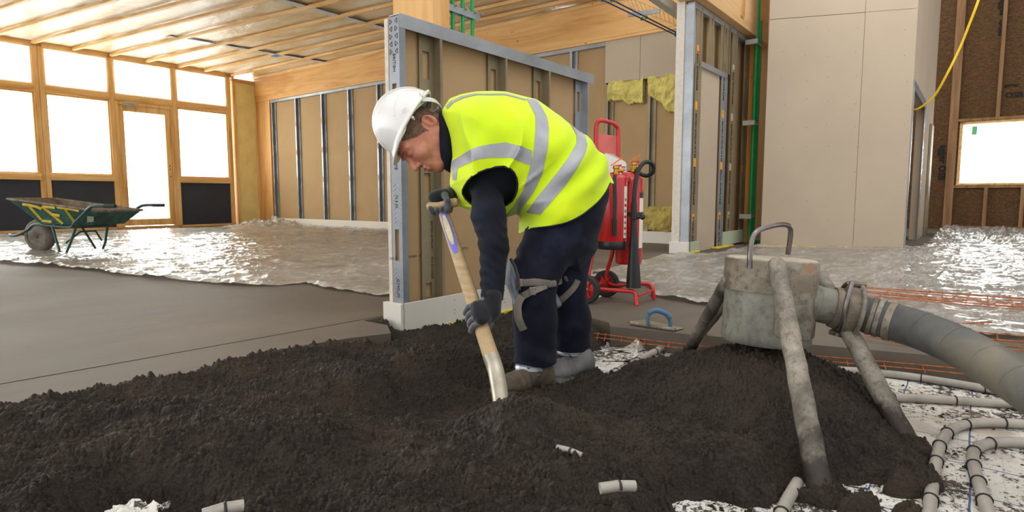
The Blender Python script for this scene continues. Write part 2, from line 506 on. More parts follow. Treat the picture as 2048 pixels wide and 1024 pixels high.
BLK = pm('dark_panel', srgb(48, 54, 70), .55, var=.1, scale=3)
INK = pm('print_ink', srgb(52, 44, 36), .7, var=.05)
def osbm():
    k = NT('strand_board'); v = k.room((7, 7, 26)); v2 = k.room((26, 26, 7))
    a = k.voro(v, 2.4, out=1); b = k.noise(v, 3.0, 5, .65, 1.6); c2 = k.noise(v2, 1.6, 4, .6, 1)
    c = k.ramp(b, [(.3, srgb(36, 24, 14)), (.5, srgb(84, 60, 35)), (.68, srgb(128, 96, 58))])
    c = k.mix(k.math('MULTIPLY', c2, .55), c, srgb(70, 48, 27)); c = k.mix(.22, c, a, 'SOFT_LIGHT')
    k.set('Base Color', c); k.set('Roughness', .75); k.set('Specular IOR Level', .25); k.bump(b, .3, .004); return k.m
OSB = osbm()
STW = woodm('dull_stud_timber', srgb(150, 118, 84), srgb(132, 100, 70), srgb(104, 76, 50), (9, 9, .9), rough=.75)
GREEN = pm('green_pipe', srgb(22, 150, 78), .35, var=.06)
BLUEP = pm('blue_tray_wire', srgb(54, 78, 118), .4, metal=.3)
TEALP = pm('teal_clip', srgb(16, 92, 80), .5)
STEEL = pm('grey_painted_steel', srgb(176, 178, 172), .4, metal=.3, var=.06)
def glassm(name, tint, op=.25, rough=.02):
    k = NT(name); t = k.n('ShaderNodeBsdfTransparent'); t.inputs[0].default_value = (.96, .98, .97, 1)
    k.set('Base Color', tint); k.set('Roughness', rough)
    m = k.n('ShaderNodeMixShader'); m.inputs[0].default_value = op
    k.t.links.new(t.outputs[0], m.inputs[1]); k.t.links.new(k.b.outputs[0], m.inputs[2]); k.t.links.new(m.outputs[0], k.out.inputs[0]); return k.m
GLASS = glassm('window_glass', (.8, .85, .85, 1), .1)
def filmm(name, tint, op, rough, nscale=2.5):
    """milky plastic film: part see-through, part diffuse"""
    k = NT(name); v = k.coord(); n = k.noise(v, nscale, 5, .6, 1.5)
    tr = k.n('ShaderNodeBsdfTransparent'); tl = k.n('ShaderNodeBsdfTranslucent'); tl.inputs[0].default_value = tint
    k.set('Base Color', tint); k.set('Roughness', rough)
    a = k.n('ShaderNodeMixShader'); a.inputs[0].default_value = .5
    k.t.links.new(tl.outputs[0], a.inputs[1]); k.t.links.new(k.b.outputs[0], a.inputs[2])
    m = k.n('ShaderNodeMixShader'); k.t.links.new(k.ramp(n, [(.35, (op*.75,)*3), (.65, (min(1, op*1.15),)*3)]), m.inputs[0])
    k.t.links.new(tr.outputs[0], m.inputs[1]); k.t.links.new(a.outputs[0], m.inputs[2]); k.t.links.new(m.outputs[0], k.out.inputs[0])
    k.bump(k.noise(v, 9, 4, .6, 1), .3, .01); return k.m
FILMW = filmm('window_film', (.93, .94, .92, 1), .72, .3, 1.2)
# roof film over insulation: shiny and creased, honey coloured where it touches the wool behind
def roofm():
    k = NT('roof_vapour_film'); v = k.room((1, .35, 1)); n = k.noise(v, 2.2, 5, .6, 1.2); n2 = k.noise(k.room((1, 2.2, 1)), 5, 5, .65, 2)
    c = k.ramp(n, [(.3, srgb(206, 172, 118)), (.5, srgb(222, 200, 164)), (.7, srgb(236, 226, 208))])
    k.set('Base Color', c); k.set('Roughness', .34); k.set('Specular IOR Level', .5)
    k.bump(n2, .45, .03); return k.m
ROOF = roofm()

# ================================================================== printed lettering
def text_obj(body, o, xdir, ydir, size, mat, parent, name='lettering', depth=.0006, bold=0, shear=0):
    c = bpy.data.curves.new('lettering', 'FONT'); c.body = body; c.size = size; c.extrude = depth; c.offset = bold; c.shear = shear
    c.align_x = 'CENTER'; c.align_y = 'CENTER'; c.resolution_u = 2
    t = bpy.data.objects.new('lettering_source', c); S.collection.objects.link(t)
    dg = bpy.context.evaluated_depsgraph_get(); me = bpy.data.meshes.new_from_object(t.evaluated_get(dg))
    bpy.data.objects.remove(t)
    xd = Vector(xdir).normalized(); zd = xd.cross(Vector(ydir)).normalized(); yd = zd.cross(xd)
    M = Matrix((xd, yd, zd)).transposed().to_4x4(); M.translation = Vector(tuple(map(float, o)))
    off = Matrix.Translation(-(wloc(parent) if parent is not None else Vector()))
    me.transform(off @ M); me.materials.clear(); me.materials.append(mat)
    ob = bpy.data.objects.new(name, me); S.collection.objects.link(ob)
    if parent is not None: ob.parent = parent
    return ob

def T(o, kind='structure', **k): return tag(o, kind=kind, **k)
VW = 13.3      # window wall inner face
UB = 7.75      # back wall inner face
VP = 2.28      # open face of the near partition
V2 = 2.50      # open face of the far partition
CEIL = 3.33
SUB = -0.10

# ------------------------------------------------------------------ floor (power-floated screed with the unfilled bay cut out)
def flo():
    k = NT('screed_floor'); v = k.room((1, 1, 1)); n = k.noise(v, 1.1, 5, .6); n2 = k.noise(k.room((.4, 2.4, 1)), 2.2, 4, .6, .4)
    c = k.ramp(n, [(.3, srgb(88, 80, 70)), (.55, srgb(106, 97, 85)), (.75, srgb(122, 112, 99))])
    c = k.mix(k.ramp(n2, [(.5, (0, 0, 0)), (.7, (.35, .35, .35))]), c, srgb(82, 76, 70))
    sp = k.voro(v, 14); s2 = k.noise(v, 1.3, 2)
    k.set('Base Color', c)
    k.set('Roughness', k.ramp(n, [(.3, (.6,)*3), (.7, (.75,)*3)])); k.set('Specular IOR Level', .3)
    k.bump(k.noise(v, 120, 4), .12, .002); return k.m
FLO = flo()
pit = [gp(-420, 960), gp(0, 822), gp(60, 801), gp(200, 785), gp(330, 760), gp(440, 738), gp(520, 713), gp(580, 695), gp(700, 676)]
pit_uv = [(U_(q), V_(q)) for q in pit]+[(1.84, 2.10), (1.95, 2.25), (1.95, 2.43), (4.02, 2.43), (4.02, 1.95), (2.80, 1.75), (2.66, 1.42), (2.58, 1.37), (2.65, 1.0), (2.78, .49), (2.88, .05), (3.0, -.6), (3.3, -2.4)]
outer = [(16, -2.4), (16, 14), (-6, 14), (-6, 3.0), (-1.6, 2.4)]
mb = MB(); poly = [uvz(a, b, 0) for a, b in pit_uv+outer]
mb.prism(poly, (0, 0, -.13)); fl = T(mb.build('floor', FLO))
bm = bmesh.new(); bm.from_mesh(fl.data); bmesh.ops.triangulate(bm, faces=bm.faces); bm.to_mesh(fl.data); bm.free()
# saw-cut joint in the slab
JT = pm('joint_line', srgb(40, 38, 36), .8)
mb = MB()
a = gp(-60, 779); b = gp(766, 632)
d = (b-a); pts = [a+d*t+np.array([0, 0, .0006]) for t in np.linspace(0, 1, 30)]
for q, r in zip(pts[:-1], pts[1:]): mb.bar(q, r, .006, .001)
mb.build('joint_line', JT, fl)

# insulation and membrane under the unfilled bay, with its printed grid and its dirt
def memb():
    k = NT('membrane'); v = k.room((1, 1, 1))
    def grid(ax, step, w, off=0):
        s = k.n('ShaderNodeSeparateXYZ'); k.t.links.new(v, s.inputs[0])
        wob = k.math('MULTIPLY', k.math('SUBTRACT', k.noise(v, 6, 2), .5), .02)
        x = k.math('ADD', k.math('ADD', s.outputs[ax], wob), off+100)
        f = k.math('FRACT', k.math('DIVIDE', x, step)); return k.math('LESS_THAN', f, w/step)
    big = k.math('MAXIMUM', grid(0, .20, .005), grid(1, .20, .005, .03))
    sm = k.math('MAXIMUM', grid(0, .05, .0015), grid(1, .05, .0015))
    c = k.ramp(k.noise(v, 5, 4), [(.35, srgb(196, 191, 180)), (.65, srgb(222, 218, 210))])
    c = k.mix(k.math('MULTIPLY', sm, .45), c, srgb(130, 134, 146)); c = k.mix(big, c, srgb(74, 92, 140))
    d1 = k.noise(v, 42, 6, .8, .4); d2 = k.noise(v, 4, 3, .6)
    dirt = k.ramp(k.math('ADD', d1, k.math('MULTIPLY', d2, .5)), [(.785, (0, 0, 0)), (.815, (1, 1, 1))])
    c = k.mix(dirt, c, srgb(50, 43, 37))
    d3 = k.ramp(k.noise(v, 2.3, 3, .6, .5), [(.6, (0, 0, 0)), (.72, (.55, .55, .55))]); c = k.mix(d3, c, srgb(136, 112, 88))
    k.set('Base Color', c); k.set('Roughness', .5); k.bump(k.noise(v, 14, 4), .25, .01); return k.m
MEM = memb()
mb = MB(); q = [(-3.5, 4), (4.4, 4), (4.4, -3), (-3.5, -3)]
mb.prism([uvz(a, b, SUB-.03) for a, b in q], (0, 0, .03)); T(mb.build('floor_membrane', MEM))

# ------------------------------------------------------------------ window wall
wl = empty('wall_left', uvz(5.5, VW, 0), kind='structure')
D0, D1 = VW, VW+.12
def post(u0, u1, z0=0, z1=CEIL, nm='post', d0=D0, d1=D1, m=SPR):
    mb = MB(); mb.room(u0, u1, d0, d1, z0, z1, .004); return mb.build(nm, m, wl)
post(3.575, 3.655); post(3.662, 3.735); post(4.748, 4.835); post(5.905, 5.985); post(7.06, 7.15); post(1.0, 1.08); post(2.3, 2.38); post(2.386, 2.46)
post(7.19, 7.25, 0, 3.25, 'trim_post', D0-.02, D1); post(7.72, 7.80, 0, 3.25, 'trim_post', D0-.02, D1)
mb = MB(); mb.room(-1, 7.25, D0, D1, 3.27, 3.36, .004); mb.build('head_plate', SPRU, wl)
mb = MB(); mb.room(7.19, 7.8, D0-.02, D1, 3.19, 3.26, .004); mb.build('trim_head', SPRU, wl)
mb = MB(); mb.room(7.25, 7.74, D0+.02, D1, 0, 3.19, .002); mb.build('insulation_panel', INSP, wl)
mb = MB(); mb.room(-1, 7.25, D0, D1, 0, .045, .003); mb.build('sole_plate', SPRU, wl)
BLUE = pm('blue_tape', srgb(40, 130, 205), .5)
def window(n, u0, u1, door=False):
    w = empty('window_%d' % n, uvz((u0+u1)/2, VW, 0), kind='structure')
    def fr(nm, z0, z1, fw=.05, d0=.015, d1=.10, m=SPRU):
        mb = MB()
        mb.room(u0, u0+fw, VW+d0, VW+d1, z0, z1, .003); mb.room(u1-fw, u1, VW+d0, VW+d1, z0, z1, .003)
        mb.room(u0+fw, u1-fw, VW+d0, VW+d1, z1-fw, z1, .003); mb.room(u0+fw, u1-fw, VW+d0, VW+d1, z0, z0+fw, .003)
        return mb.build(nm, SPR, w)
    f = fr('clerestory_frame', 2.60, 3.27, .035)
    mb = MB(); mb.room(u0+.03, u1-.03, VW+.05, VW+.056, 2.63, 3.24); mb.build('glass_pane', GLASS, w)
    # loose film taped over the clerestory
    x = np.linspace(u0+.02, u1-.02, 34); z = np.linspace(2.6, 3.25, 22); Xg, Zg = np.meshgrid(x, z)
    off = VW-.004+.012*fbm(Xg*3+n*7, Zg*4, o=3, seed=n)
    V = np.stack([uvz(a, b, c) for a, b, c in zip(Xg.ravel(), off.ravel(), Zg.ravel())])
    F = [(j*34+i, j*34+i+1, (j+1)*34+i+1, (j+1)*34+i) for j in range(21) for i in range(33)]
    link_mesh('protective_film', V, F, FILMW, w)
    mb = MB(); mb.room(u0, u1, D0-.01, D1, 2.48, 2.61, .004); mb.build('transom', SPRU, w)
    if not door:
        fr('window_frame', 1.04, 2.48, .03)
        mb = MB(); mb.room(u0+.03, u1-.03, VW+.05, VW+.056, 1.07, 2.45); mb.build('glass_pane', GLASS, w)
        mb = MB(); mb.room(u0-.02, u1+.02, D0-.03, D1, .93, 1.045, .004); mb.build('sill_rail', SPRU, w)
        mb = MB(); mb.room(u0-.01, u1+.01, VW+.03, VW+.05, .03, .94, .002)
        mb.build('dark_infill_panel', BLK, w)
        mb = MB(); mb.room(u0+.3, u0+.62, VW+.046, VW+.049, 2.06, 2.14)
        mb.build('pane_sticker', filmm('pale_sticker_%d' % n, (.5, .95, .95, 1), .5, .4), w)
    return w
window(1, 2.46, 3.575); window(2, 3.735, 4.748); window(3, 5.985, 7.06); window(4, 4.835, 5.905, True); window(5, 1.08, 2.3)
# garden door
dr = empty('door_1', uvz(5.37, VW, 0), kind='structure')
mb = MB(); mb.room(4.835, 4.895, D0-.005, D1, .045, 2.48, .004); mb.room(5.845, 5.905, D0-.005, D1, .045, 2.48, .004); mb.room(4.895, 5.845, D0-.005, D1, 2.42, 2.48, .004)
mb.build('door_frame', SPR, dr)
mb = MB()
mb.room(4.90, 4.985, D0+.01, D1-.02, .06, 2.415, .005); mb.room(5.74, 5.84, D0+.01, D1-.02, .06, 2.415, .005)
mb.room(4.985, 5.74, D0+.01, D1-.02, 2.30, 2.415, .005); mb.room(4.985, 5.74, D0+.01, D1-.02, .06, .19, .005)
mb.build('door_leaf', SPR, dr)
mb = MB(); mb.room(4.985, 5.74, VW+.05, VW+.06, .19, 2.30); mb.build('glass_pane', GLASS, dr)
mb = MB(); mb.room(4.96, 5.2, VW-.05, VW+.0, 2.405, 2.475, .008); mb.bar(uvz(5.16, VW-.05, 2.44), uvz(4.98, VW-.1, 2.41), .02, .012); mb.build('door_closer', STEEL, dr)
mb = MB(); mb.tube([uvz(5.29, VW-.01, 2.55), uvz(5.29, VW-.07, 2.56), uvz(5.43, VW-.07, 2.575)], .008, 8); mb.build('window_handle', STEEL, dr)
mb = MB()
for z in (1.05, 1.2, 1.27): mb.ball(uvz(5.79, D0+.005, z), .012, 8)
mb.build('lock_holes', BLK, dr)

# ------------------------------------------------------------------ ceiling
cl = T(MB().room(-2, 8.0, 4.0, 13.45, CEIL+.045, CEIL+.2).build('ceiling', ROOF))
gx = np.linspace(-2, 7.9, 200); gy = np.linspace(4.0, 13.4, 190); GX, GY = np.meshgrid(gx, gy)
zz = CEIL+.03+.018*fbm(GX*1.7, GY*.8, o=4, seed=9)+.008*fbm(GX*6, GY*2.2, o=3, seed=5)
V = GX.ravel()[:, None]*EU+GY.ravel()[:, None]*EV+zz.ravel()[:, None]*EZ
F = [(j*200+i, j*200+i+1, (j+1)*200+i+1, (j+1)*200+i) for j in range(189) for i in range(199)]
link_mesh('vapour_film', V, F, ROOF, cl)
for i, (u0, s) in enumerate([(1.2, .13), (1.85, .13), (2.45, .13), (3.04, .134), (3.60, .13), (4.21, .11), (4.81, .098), (5.45, .082), (6.06, .062), (6.60, .04), (7.18, .02), (7.70, .0)]):
    mb = MB(); a = uvz(u0, 13.28, CEIL-.012); b = uvz(u0+s*9.2, 4.05, CEIL-.012)
    mb.bar(a, b, .055, .045, bev=.003); mb.build('batten', SPRV, cl)
GREYT = pm('grey_film_lap', srgb(196, 198, 198), .25, var=.1, scale=6)
for v, uu, us in ((7.75, (4.3, 8.0), .06), (10.7, (4.9, 7.9), .35)):
    mb = MB(); mb.prism([uvz(uu[0], v+.1+us, CEIL+.004), uvz(uu[1], v+.1-us*.3, CEIL+.004), uvz(uu[1], v-.06-us*.3, CEIL+.004), uvz(uu[0], v-.06+us, CEIL+.004)], (0, 0, .006)); mb.build('film_lap', GREYT, cl)
    mb = MB(); mb.prism([uvz(uu[0], v-.06+us, CEIL+.002), uvz(uu[1], v-.06-us*.3, CEIL+.002), uvz(uu[1], v-.095-us*.3, CEIL+.002), uvz(uu[0], v-.085+us, CEIL+.002)], (0, 0, .006)); mb.build('film_lap_dark_line', BLK, cl)  # dark tape line along the edge of the film lap
q = gp(552, 112, CEIL-.035); mb = MB(); mb.obox(q, EU*.06, EV*.09, EZ*.003); mb.build('blue_tape_patch', BLUE, cl)

# ------------------------------------------------------------------ back wall
bw = empty('wall_back', uvz(UB, 8, 0), kind='structure')
mb = MB(); mb.room(UB+.07, UB+.1, 2.6, 13.3, 0, 2.78); mb.build('plasterboard', TAN, bw)
mb = MB(); mb.room(UB-.04, UB+.14, 2.4, 13.3, 2.83, 3.30, .004); mb.build('beam', GLV, bw)
mb = MB(); mb.room(UB-.06, UB-.0, 2.4, 13.3, 3.29, 3.36, .004); mb.build('beam_batten', SPRV, bw)
mb = MB(); mb.room(UB-.035, UB+.1, 2.4, 13.3, 2.79, 2.83, .002); mb.build('beam_packer', GLV, bw)
mb = MB(); mb.room(UB-.01, UB+.1, 13.0-.25, 13.3, 0, 2.83, .004); mb.build('corner_post', GLZ, bw)
mb = MB(); mb.room(UB, UB+.07, 4.25, 12.75, 2.735, 2.79, .002); mb.build('track', GAL, bw)
mb = MB(); mb.room(UB-.012, UB, 3.2, 12.8, 0, .16, .002); mb.build('skirting_board', WHB, bw)
for v in (12.70, 11.79, 10.87, 10.0, 9.13, 8.2, 7.3, 6.4, 5.6, 4.84, 4.24, 3.60):
    mb = MB(); mb.room(UB+.006, UB+.07, v-.002, v+.002, .02, 2.74); mb.room(UB, UB+.003, v-.036, v+.002, .02, 2.74 if v > 4.3 else 2.2); mb.room(UB+.05, UB+.068, v-.1, v, .02, 2.74 if v > 4.3 else 2.2)
    s = mb.build('stud', GALD if v < 4.3 else GAL, bw)
    mb = MB()
    for z in (.35, .95, 1.55, 2.15): mb.room(UB-.008, UB+.0, v-.05, v-.012, z, z+.10)
    if v > 4.3: mb.build('bracket', PLB, s)
# white header boards, torn mineral wool and the low wool slab beside the far partition
mb = MB(); mb.room(UB-.015, UB, 3.72, 4.25, 2.22, 2.80, .002); mb.room(UB-.015, UB, 3.02, 3.716, 2.21, 2.83, .002); mb.build('header_board', PLB, bw)
def woolpatch(u, v0, v1, z0f, z1, seed, name, parent, m=INS):
    n = 70; mzz = 46; vs = []; fs = []
    vv = np.linspace(v0, v1, n); 
    zl = np.array([z0f(t) for t in np.linspace(0, 1, n)])
    zl = zl+.07*fbm(vv*9, vv*0, o=4, seed=seed)
    A, B = np.meshgrid(np.linspace(0, 1, n), np.linspace(0, 1, mzz))
    VV = v0+(v1-v0)*A; ZZ = z1+(np.tile(zl, (mzz, 1))-z1)*B
    dep = .03+.045*fbm(VV*9, ZZ*9, o=4, seed=seed+3)+.03*np.sin(B*pi)
    dep = np.where(B > .98, -.02, dep)
    V = VV.ravel()[:, None]*EV+(u-dep.ravel())[:, None]*EU+ZZ.ravel()[:, None]*EZ
    F = [(j*n+i, j*n+i+1, (j+1)*n+i+1, (j+1)*n+i) for j in range(mzz-1) for i in range(n-1)]
    Vb = V+EU*.06; F2 = [tuple(x+len(V) for x in f[::-1]) for f in F]
    return link_mesh(name, np.concatenate([V, Vb]), F+F2, m, parent)
woolpatch(UB+.03, 3.66, 4.2, lambda t: 1.86+.16*(1-t)*0+.12*t, 2.24, 3, 'mineral_wool', bw)
woolpatch(UB+.03, 3.05, 3.60, lambda t: 1.55+.42*t**.8, 2.24, 6, 'mineral_wool', bw)
woolpatch(UB+.03, 3.22, 3.62, lambda t: .17, .50, 8, 'wool_slab', bw, pm('brown_wool', srgb(176, 158, 84), .95, var=.12, scale=14, bump=.8, bscale=60))

# ------------------------------------------------------------------ near partition
BT = 1.50
pw = empty('wall_middle', uvz(3.0, VP, SUB), kind='structure')
mb = MB(); mb.room(2.09, 4.0, VP+.07, VP+.083, -.02, BT, .001); mb.build('plasterboard', TAN, pw)
mb = MB(); mb.room(2.088, 4.0, VP+.083, VP+.110, -.02, BT, .001); mb.build('plasterboard', GYE, pw, label='outer grey plasterboard with crumbly cut edge')
# top track, bottom track
mb = MB(); mb.room(2.085, 3.985, VP-.003, VP, BT-.055, BT+.012); mb.room(2.085, 3.985, VP, VP+.07, BT+.005, BT+.01); mb.build('track', GAL, pw)
mb = MB(); mb.room(2.085, 3.98, VP-.002, VP+.072, -.09, -.02); mb.build('track', GAL, pw)
def slotted(u0, u1, v, z0, z1, holes, t=.0015):
    """steel web with rectangular service holes"""
    mb = MB(); zz = [z0]+[c for h in holes for c in (h[0], h[1])]+[z1]
    for i in range(0, len(zz)-1, 2): mb.room(u0, u1, v-t, v+t, zz[i], zz[i+1])
    w = u1-u0
    for a, b in holes: mb.room(u0, u0+w*.26, v-t, v+t, a, b); mb.room(u1-w*.26, u1, v-t, v+t, a, b)
    return mb
# end stud: its web faces out of the end of the wall
mb = MB(); hs = [(1.02, 1.18), (.30, .46)]
zz = [-.02, .30, .46, 1.02, 1.18, BT]
for i in (0, 2, 4): mb.room(2.083, 2.0845, VP, VP+.07, zz[i], zz[i+1])
for a_, b_ in hs: mb.room(2.083, 2.0845, VP, VP+.022, a_, b_); mb.room(2.083, 2.0845, VP+.052, VP+.07, a_, b_)
mb.room(2.083, 2.125, VP-.002, VP, -.02, BT)
es = mb.build('stud', galv('galvanised_end_stud', (138, 143, 150), .45), pw)
mb = MB(); mb.room(2.10, 2.104, VP+.01, VP+.06, -.02, BT); mb.build('board_edge_strip', TAN, pw)
# dimpled zinc lower half and stamped triangles near the top
mb = MB()
for i in range(34):
    z = -.0+i*.0235
    if .28 < z < .48 or z > .70: continue
    for c, s in ((VP+.018, 1), (VP+.052, -1)):
        mb.bar(uvz(2.0828, c-.008, z-.006*s), uvz(2.0828, c+.008, z+.006*s), .0028, .0028, up=EU)
mb.build('stamped_dimples', GAL, es)
mb = MB()
for i in range(5):
    for c, s in ((VP+.056, 1), (VP+.018, -1)):
        zc = BT-.022-i*.036; s2 = s if i % 2 == 0 else -s
        tri = [uvz(2.0824, c+s2*.008, zc-.012), uvz(2.0824, c+s2*.008, zc+.012), uvz(2.0824, c-s2*.009, zc)]
        for a_, b_ in zip(tri, tri[1:]+tri[:1]): mb.bar(a_, b_, .0026, .001, up=EU)
mb.build('stamped_triangles', INK, es)
for tx, z, sz in (('GYPFRAME', .83, .030), ('BRITISH', 1.28, .026), ('70 S 50', .60, .022), ('GYPSUM', .16, .026)):
    text_obj(tx, uvz(2.0822, VP+.036, z), -EZ, -EV, sz, INK, es)
for u in (2.375, 2.935, 3.40, 3.90):
    w = .105 if u < 3.8 else .085
    mb = slotted(u-w, u-.006, VP+.055, -.02, BT-.02, [(0.085, .16), (.60, .75), (1.24, 1.38)])
    mb.room(u-.006, u+.012, VP-.0015, VP+.0, -.02, BT-.02); mb.room(u-.006, u-.004, VP, VP+.055, -.02, BT-.02)
    s = mb.build('stud', GALD if u < 3.8 else GAL, pw)
    if u > 3.8: continue
    for tx, z in (('70 S 50', 1.12), ('BS EN 14195', .95), ('BRITISH GYPSUM', .42), ('50mm GYPFRAME', 1.02) if u > 2.5 else ('70 S 50 CODE', .24)):
        text_obj(tx, uvz(u-.03, VP+.0525, z), -EZ, EU, .020, INK, s)
mb = MB(); mb.room(2.37, 3.975, VP-.0125, VP, -.085, .085, .001); mb.room(2.07, 2.37, VP-.0125, VP, -.085, .085, .001)
sk = mb.build('skirting_board', WHB, pw)
mb = MB(); mb.room(2.055, 2.0825, VP-.0125, VP+.122, -.085, .085, .001); mb.build('skirting_board', WHB, pw)
mb = MB(); mb.room(2.05, 2.2, VP-.02, VP+.12, SUB, -.083, .004); mb.room(2.3, 3.9, VP-.03, VP+.05, SUB, -.07, .006); mb.build('foam_pad', FOAM, pw)
SCR = pm('screw_heads', srgb(70, 62, 54), .5)
mb = MB()
for u in (2.45, 2.9, 3.3):
    for z in (-.02, .0, .055): mb.ball(uvz(u, VP-.0127, z), .0028, 6)
mb.build('screw_heads', SCR, sk)
# pencilled bottle outline on the board
PEN = pm('pencil_line', srgb(110, 92, 74), .8)
mb = MB(); vb = VP+.0692
pts = [(3.5, .85), (3.5, 1.02), (3.53, 1.10), (3.56, 1.13), (3.565, 1.18), (3.59, 1.18), (3.595, 1.13), (3.63, 1.10), (3.66, 1.02), (3.66, .85)]
mb.tube(spline([uvz(a_, vb, b_) for a_, b_ in pts], 4), .0012, 5); mb.build('pencil_drawing', PEN, pw)
text_obj('TAPERED EDGE BOARD   BS EN 520', uvz(2.2, vb, .31), EU, EZ, .018, PEN, pw)
text_obj('THISTLE', uvz(2.62, vb, .325), EU, EZ, .022, PEN, pw)

# glulam post with the three green pipes clipped to it
gpst = empty('trim_1', uvz(2.53, 2.58, SUB), kind='structure')
mb = MB(); mb.room(2.46, 2.60, 2.42, 2.74, SUB, 4.6, .005); mb.build('post', GLZ, gpst)
riser = empty('pipe_run', uvz(2.76, 2.47, 0), 'three green pipes rising side by side above the stud partition behind the worker', 'pipes')
for u in (2.676, 2.762, 2.847):
    mb = MB(); mb.tube([uvz(u, 2.47, .0), uvz(u, 2.47, 4.6)], .0125, 12); mb.build('pipe', GREEN, riser, True)
mb = MB(); q = onv(950, 33, 2.455)[2]
mb.room(2.60, 2.90, 2.45, 2.453, q-.018, q+.018); mb.room(2.60, 2.90, 2.485, 2.489, q-.016, q+.016); mb.room(2.60, 2.606, 2.43, 2.50, q-.02, q+.02)
for u in (2.676, 2.762, 2.847, 2.90): mb.tube([uvz(u, 2.452, q+.016), uvz(u, 2.43, q+.02)], .006, 8)
mb.build('clamp_rail', GAL, riser)

# ------------------------------------------------------------------ far partition (wall_right)
T2 = 2.68
fw = empty('wall_right', uvz(7.6, V2, 0), kind='structure')
mb = MB(); mb.room(6.47, 6.9, V2+.10, V2+.19, 0, 2.74, .002); mb.build('plasterboard', GYE, fw, label='cut board edge of the partition')
mb = MB(); mb.room(6.9, 8.75, V2+.08, V2+.10, 0, T2); mb.build('plasterboard', TAN, fw)
mb = MB(); mb.room(6.50, 8.72, V2, V2+.08, T2-.04, T2+.02); mb.build('track', GAL, fw)
mb = MB(); mb.room(6.49, 6.494, V2, V2+.10, 0, T2); mb.room(6.494, 6.52, V2-.002, V2, 0, T2)
mb.build('stud', GAL, fw)
AMB = pm('orange_hole_tab', srgb(226, 160, 52), .6, var=.08)
def pstud(u, w, m, tab, z1=T2, z0=0.02, txt=True):
    mb = MB(); mb.room(u, u+w, V2+.004, V2+.007, z0, z1); mb.room(u+w, u+w+.05, V2-.002, V2, z0, z1); s = mb.build('stud', m, fw)
    if tab:
        mb = MB()
        for z in (.35, .96, 1.58, 2.18):
            if z0 < z < z1: mb.room(u+w*.25, u+w*.75, V2+.002, V2+.005, z, z+.09)
        mb.build('hole_tab', tab, s)
    if txt:
        for tx, z in (('BRITISH GYPSUM 70 S 50', 1.30), ('50mm GYPFRAME', .75), ('BRITISH GYPSUM', .2), ('50mm GYPFRAME', 2.0)):
            if z0 < z < z1: text_obj(tx, uvz(u+w*.5, V2+.001, z), -EZ, EU, .055 if len(tx) < 16 else .045, INK, s, bold=.001)
    return s
pstud(6.56, .13, GALD, AMB); pstud(7.43, .15, GAL, AMB, z1=2.08); pstud(7.78, .14, GALD, PLB); pstud(8.28, .16, GALD, pm('rust_tab', srgb(190, 120, 50), .6), txt=False)
for u, z0 in ((6.95, 2.12), (7.35, 2.12), (7.55, 2.12)):
    mb = MB(); mb.room(u, u+.10, V2+.004, V2+.007, z0, T2); mb.room(u+.1, u+.15, V2-.002, V2, z0, T2); mb.build('stud', GALD, fw)
mb = MB(); mb.room(6.72, 7.62, V2-.002, V2+.07, 2.06, 2.12); mb.build('track', GAL, fw)
mb = MB(); mb.room(6.76, 7.43, V2+.03, V2+.045, 0.0, 2.07); mb.build('lining_board', PLB, fw)
mb = MB(); mb.room(7.62, 8.62, V2-.014, V2-.002, .02, .19, .002); mb.build('skirting_board', GRB, fw)
mb = MB(); mb.room(6.53, 6.78, V2-.014, V2-.002, .0, .13, .002); mb.build('skirting_board', GRB, fw)
mb = MB(); mb.room(6.44, 6.49, V2-.014, V2+.20, .0, .13, .002); mb.build('skirting_board', WHB, fw)
mb = MB(); mb.room(6.44, 6.78, V2-.03, V2+.1, .0, .02, .004); mb.room(7.3, 7.9, V2-.06, V2+.02, 0, .02, .005); mb.build('foam_pad', FOAM, fw)
mb = MB(); mb.room(6.40, 9.2, V2-.10, V2+.16, T2+.03, 3.35, .004); mb.build('beam', GLU, fw)
mb = MB(); mb.room(8.52, 8.60, V2-.05, V2+.02, 0, T2+.03, .003); mb.build('timber_strip', woodm('orange_timber', srgb(214, 150, 72), srgb(198, 132, 56), srgb(172, 108, 40), (9, 9, .9)), fw)
mb = MB(); mb.room(9.02, 9.08, 1.2, 3.2, 0, 4.4); mb.build('plasterboard', TAN, fw)
# green pipes beside the corner
gr = empty('pipe_run', uvz(8.6, 2.42, 0), 'tall bundle of green pipes clipped beside the big plain wall', 'pipes')
def grp(x, y): return onv(x, y, 2.40)
for x0, x1, yt in ((1500, 1514, -80), (1505, 1519, 40), (1498, 1511, -80)):
    a_ = onv(x0, 485, 2.40); mb = MB(); b_ = onv(x1, yt, 2.40); mb.tube([uvz(U_(a_), 2.40, .03), uvz(U_(a_), 2.40, float(b_[2]))], .022, 12); mb.build('pipe', GREEN, gr, True)
q = onv(1500, 485, 2.40); mb = MB(); mb.tube([uvz(U_(q)-.1, 2.36, .05), uvz(U_(q)-.0, 2.20, .05), uvz(U_(q)-.1, 1.92, .05)], .024, 12); mb.build('pipe', GREEN, gr, True)
for y in (82, 247, 432):
    mb = MB(); z = onv(1508, y, 2.38)[2]; u = U_(onv(1500, 485, 2.40)); mb.room(u-.22, u+.12, 2.372, 2.378, z-.012, z+.012); mb.room(u-.22, u-.17, 2.34, 2.49, z-.03, z+.03)
    mb.build('pipe_clamp', STEEL, gr)

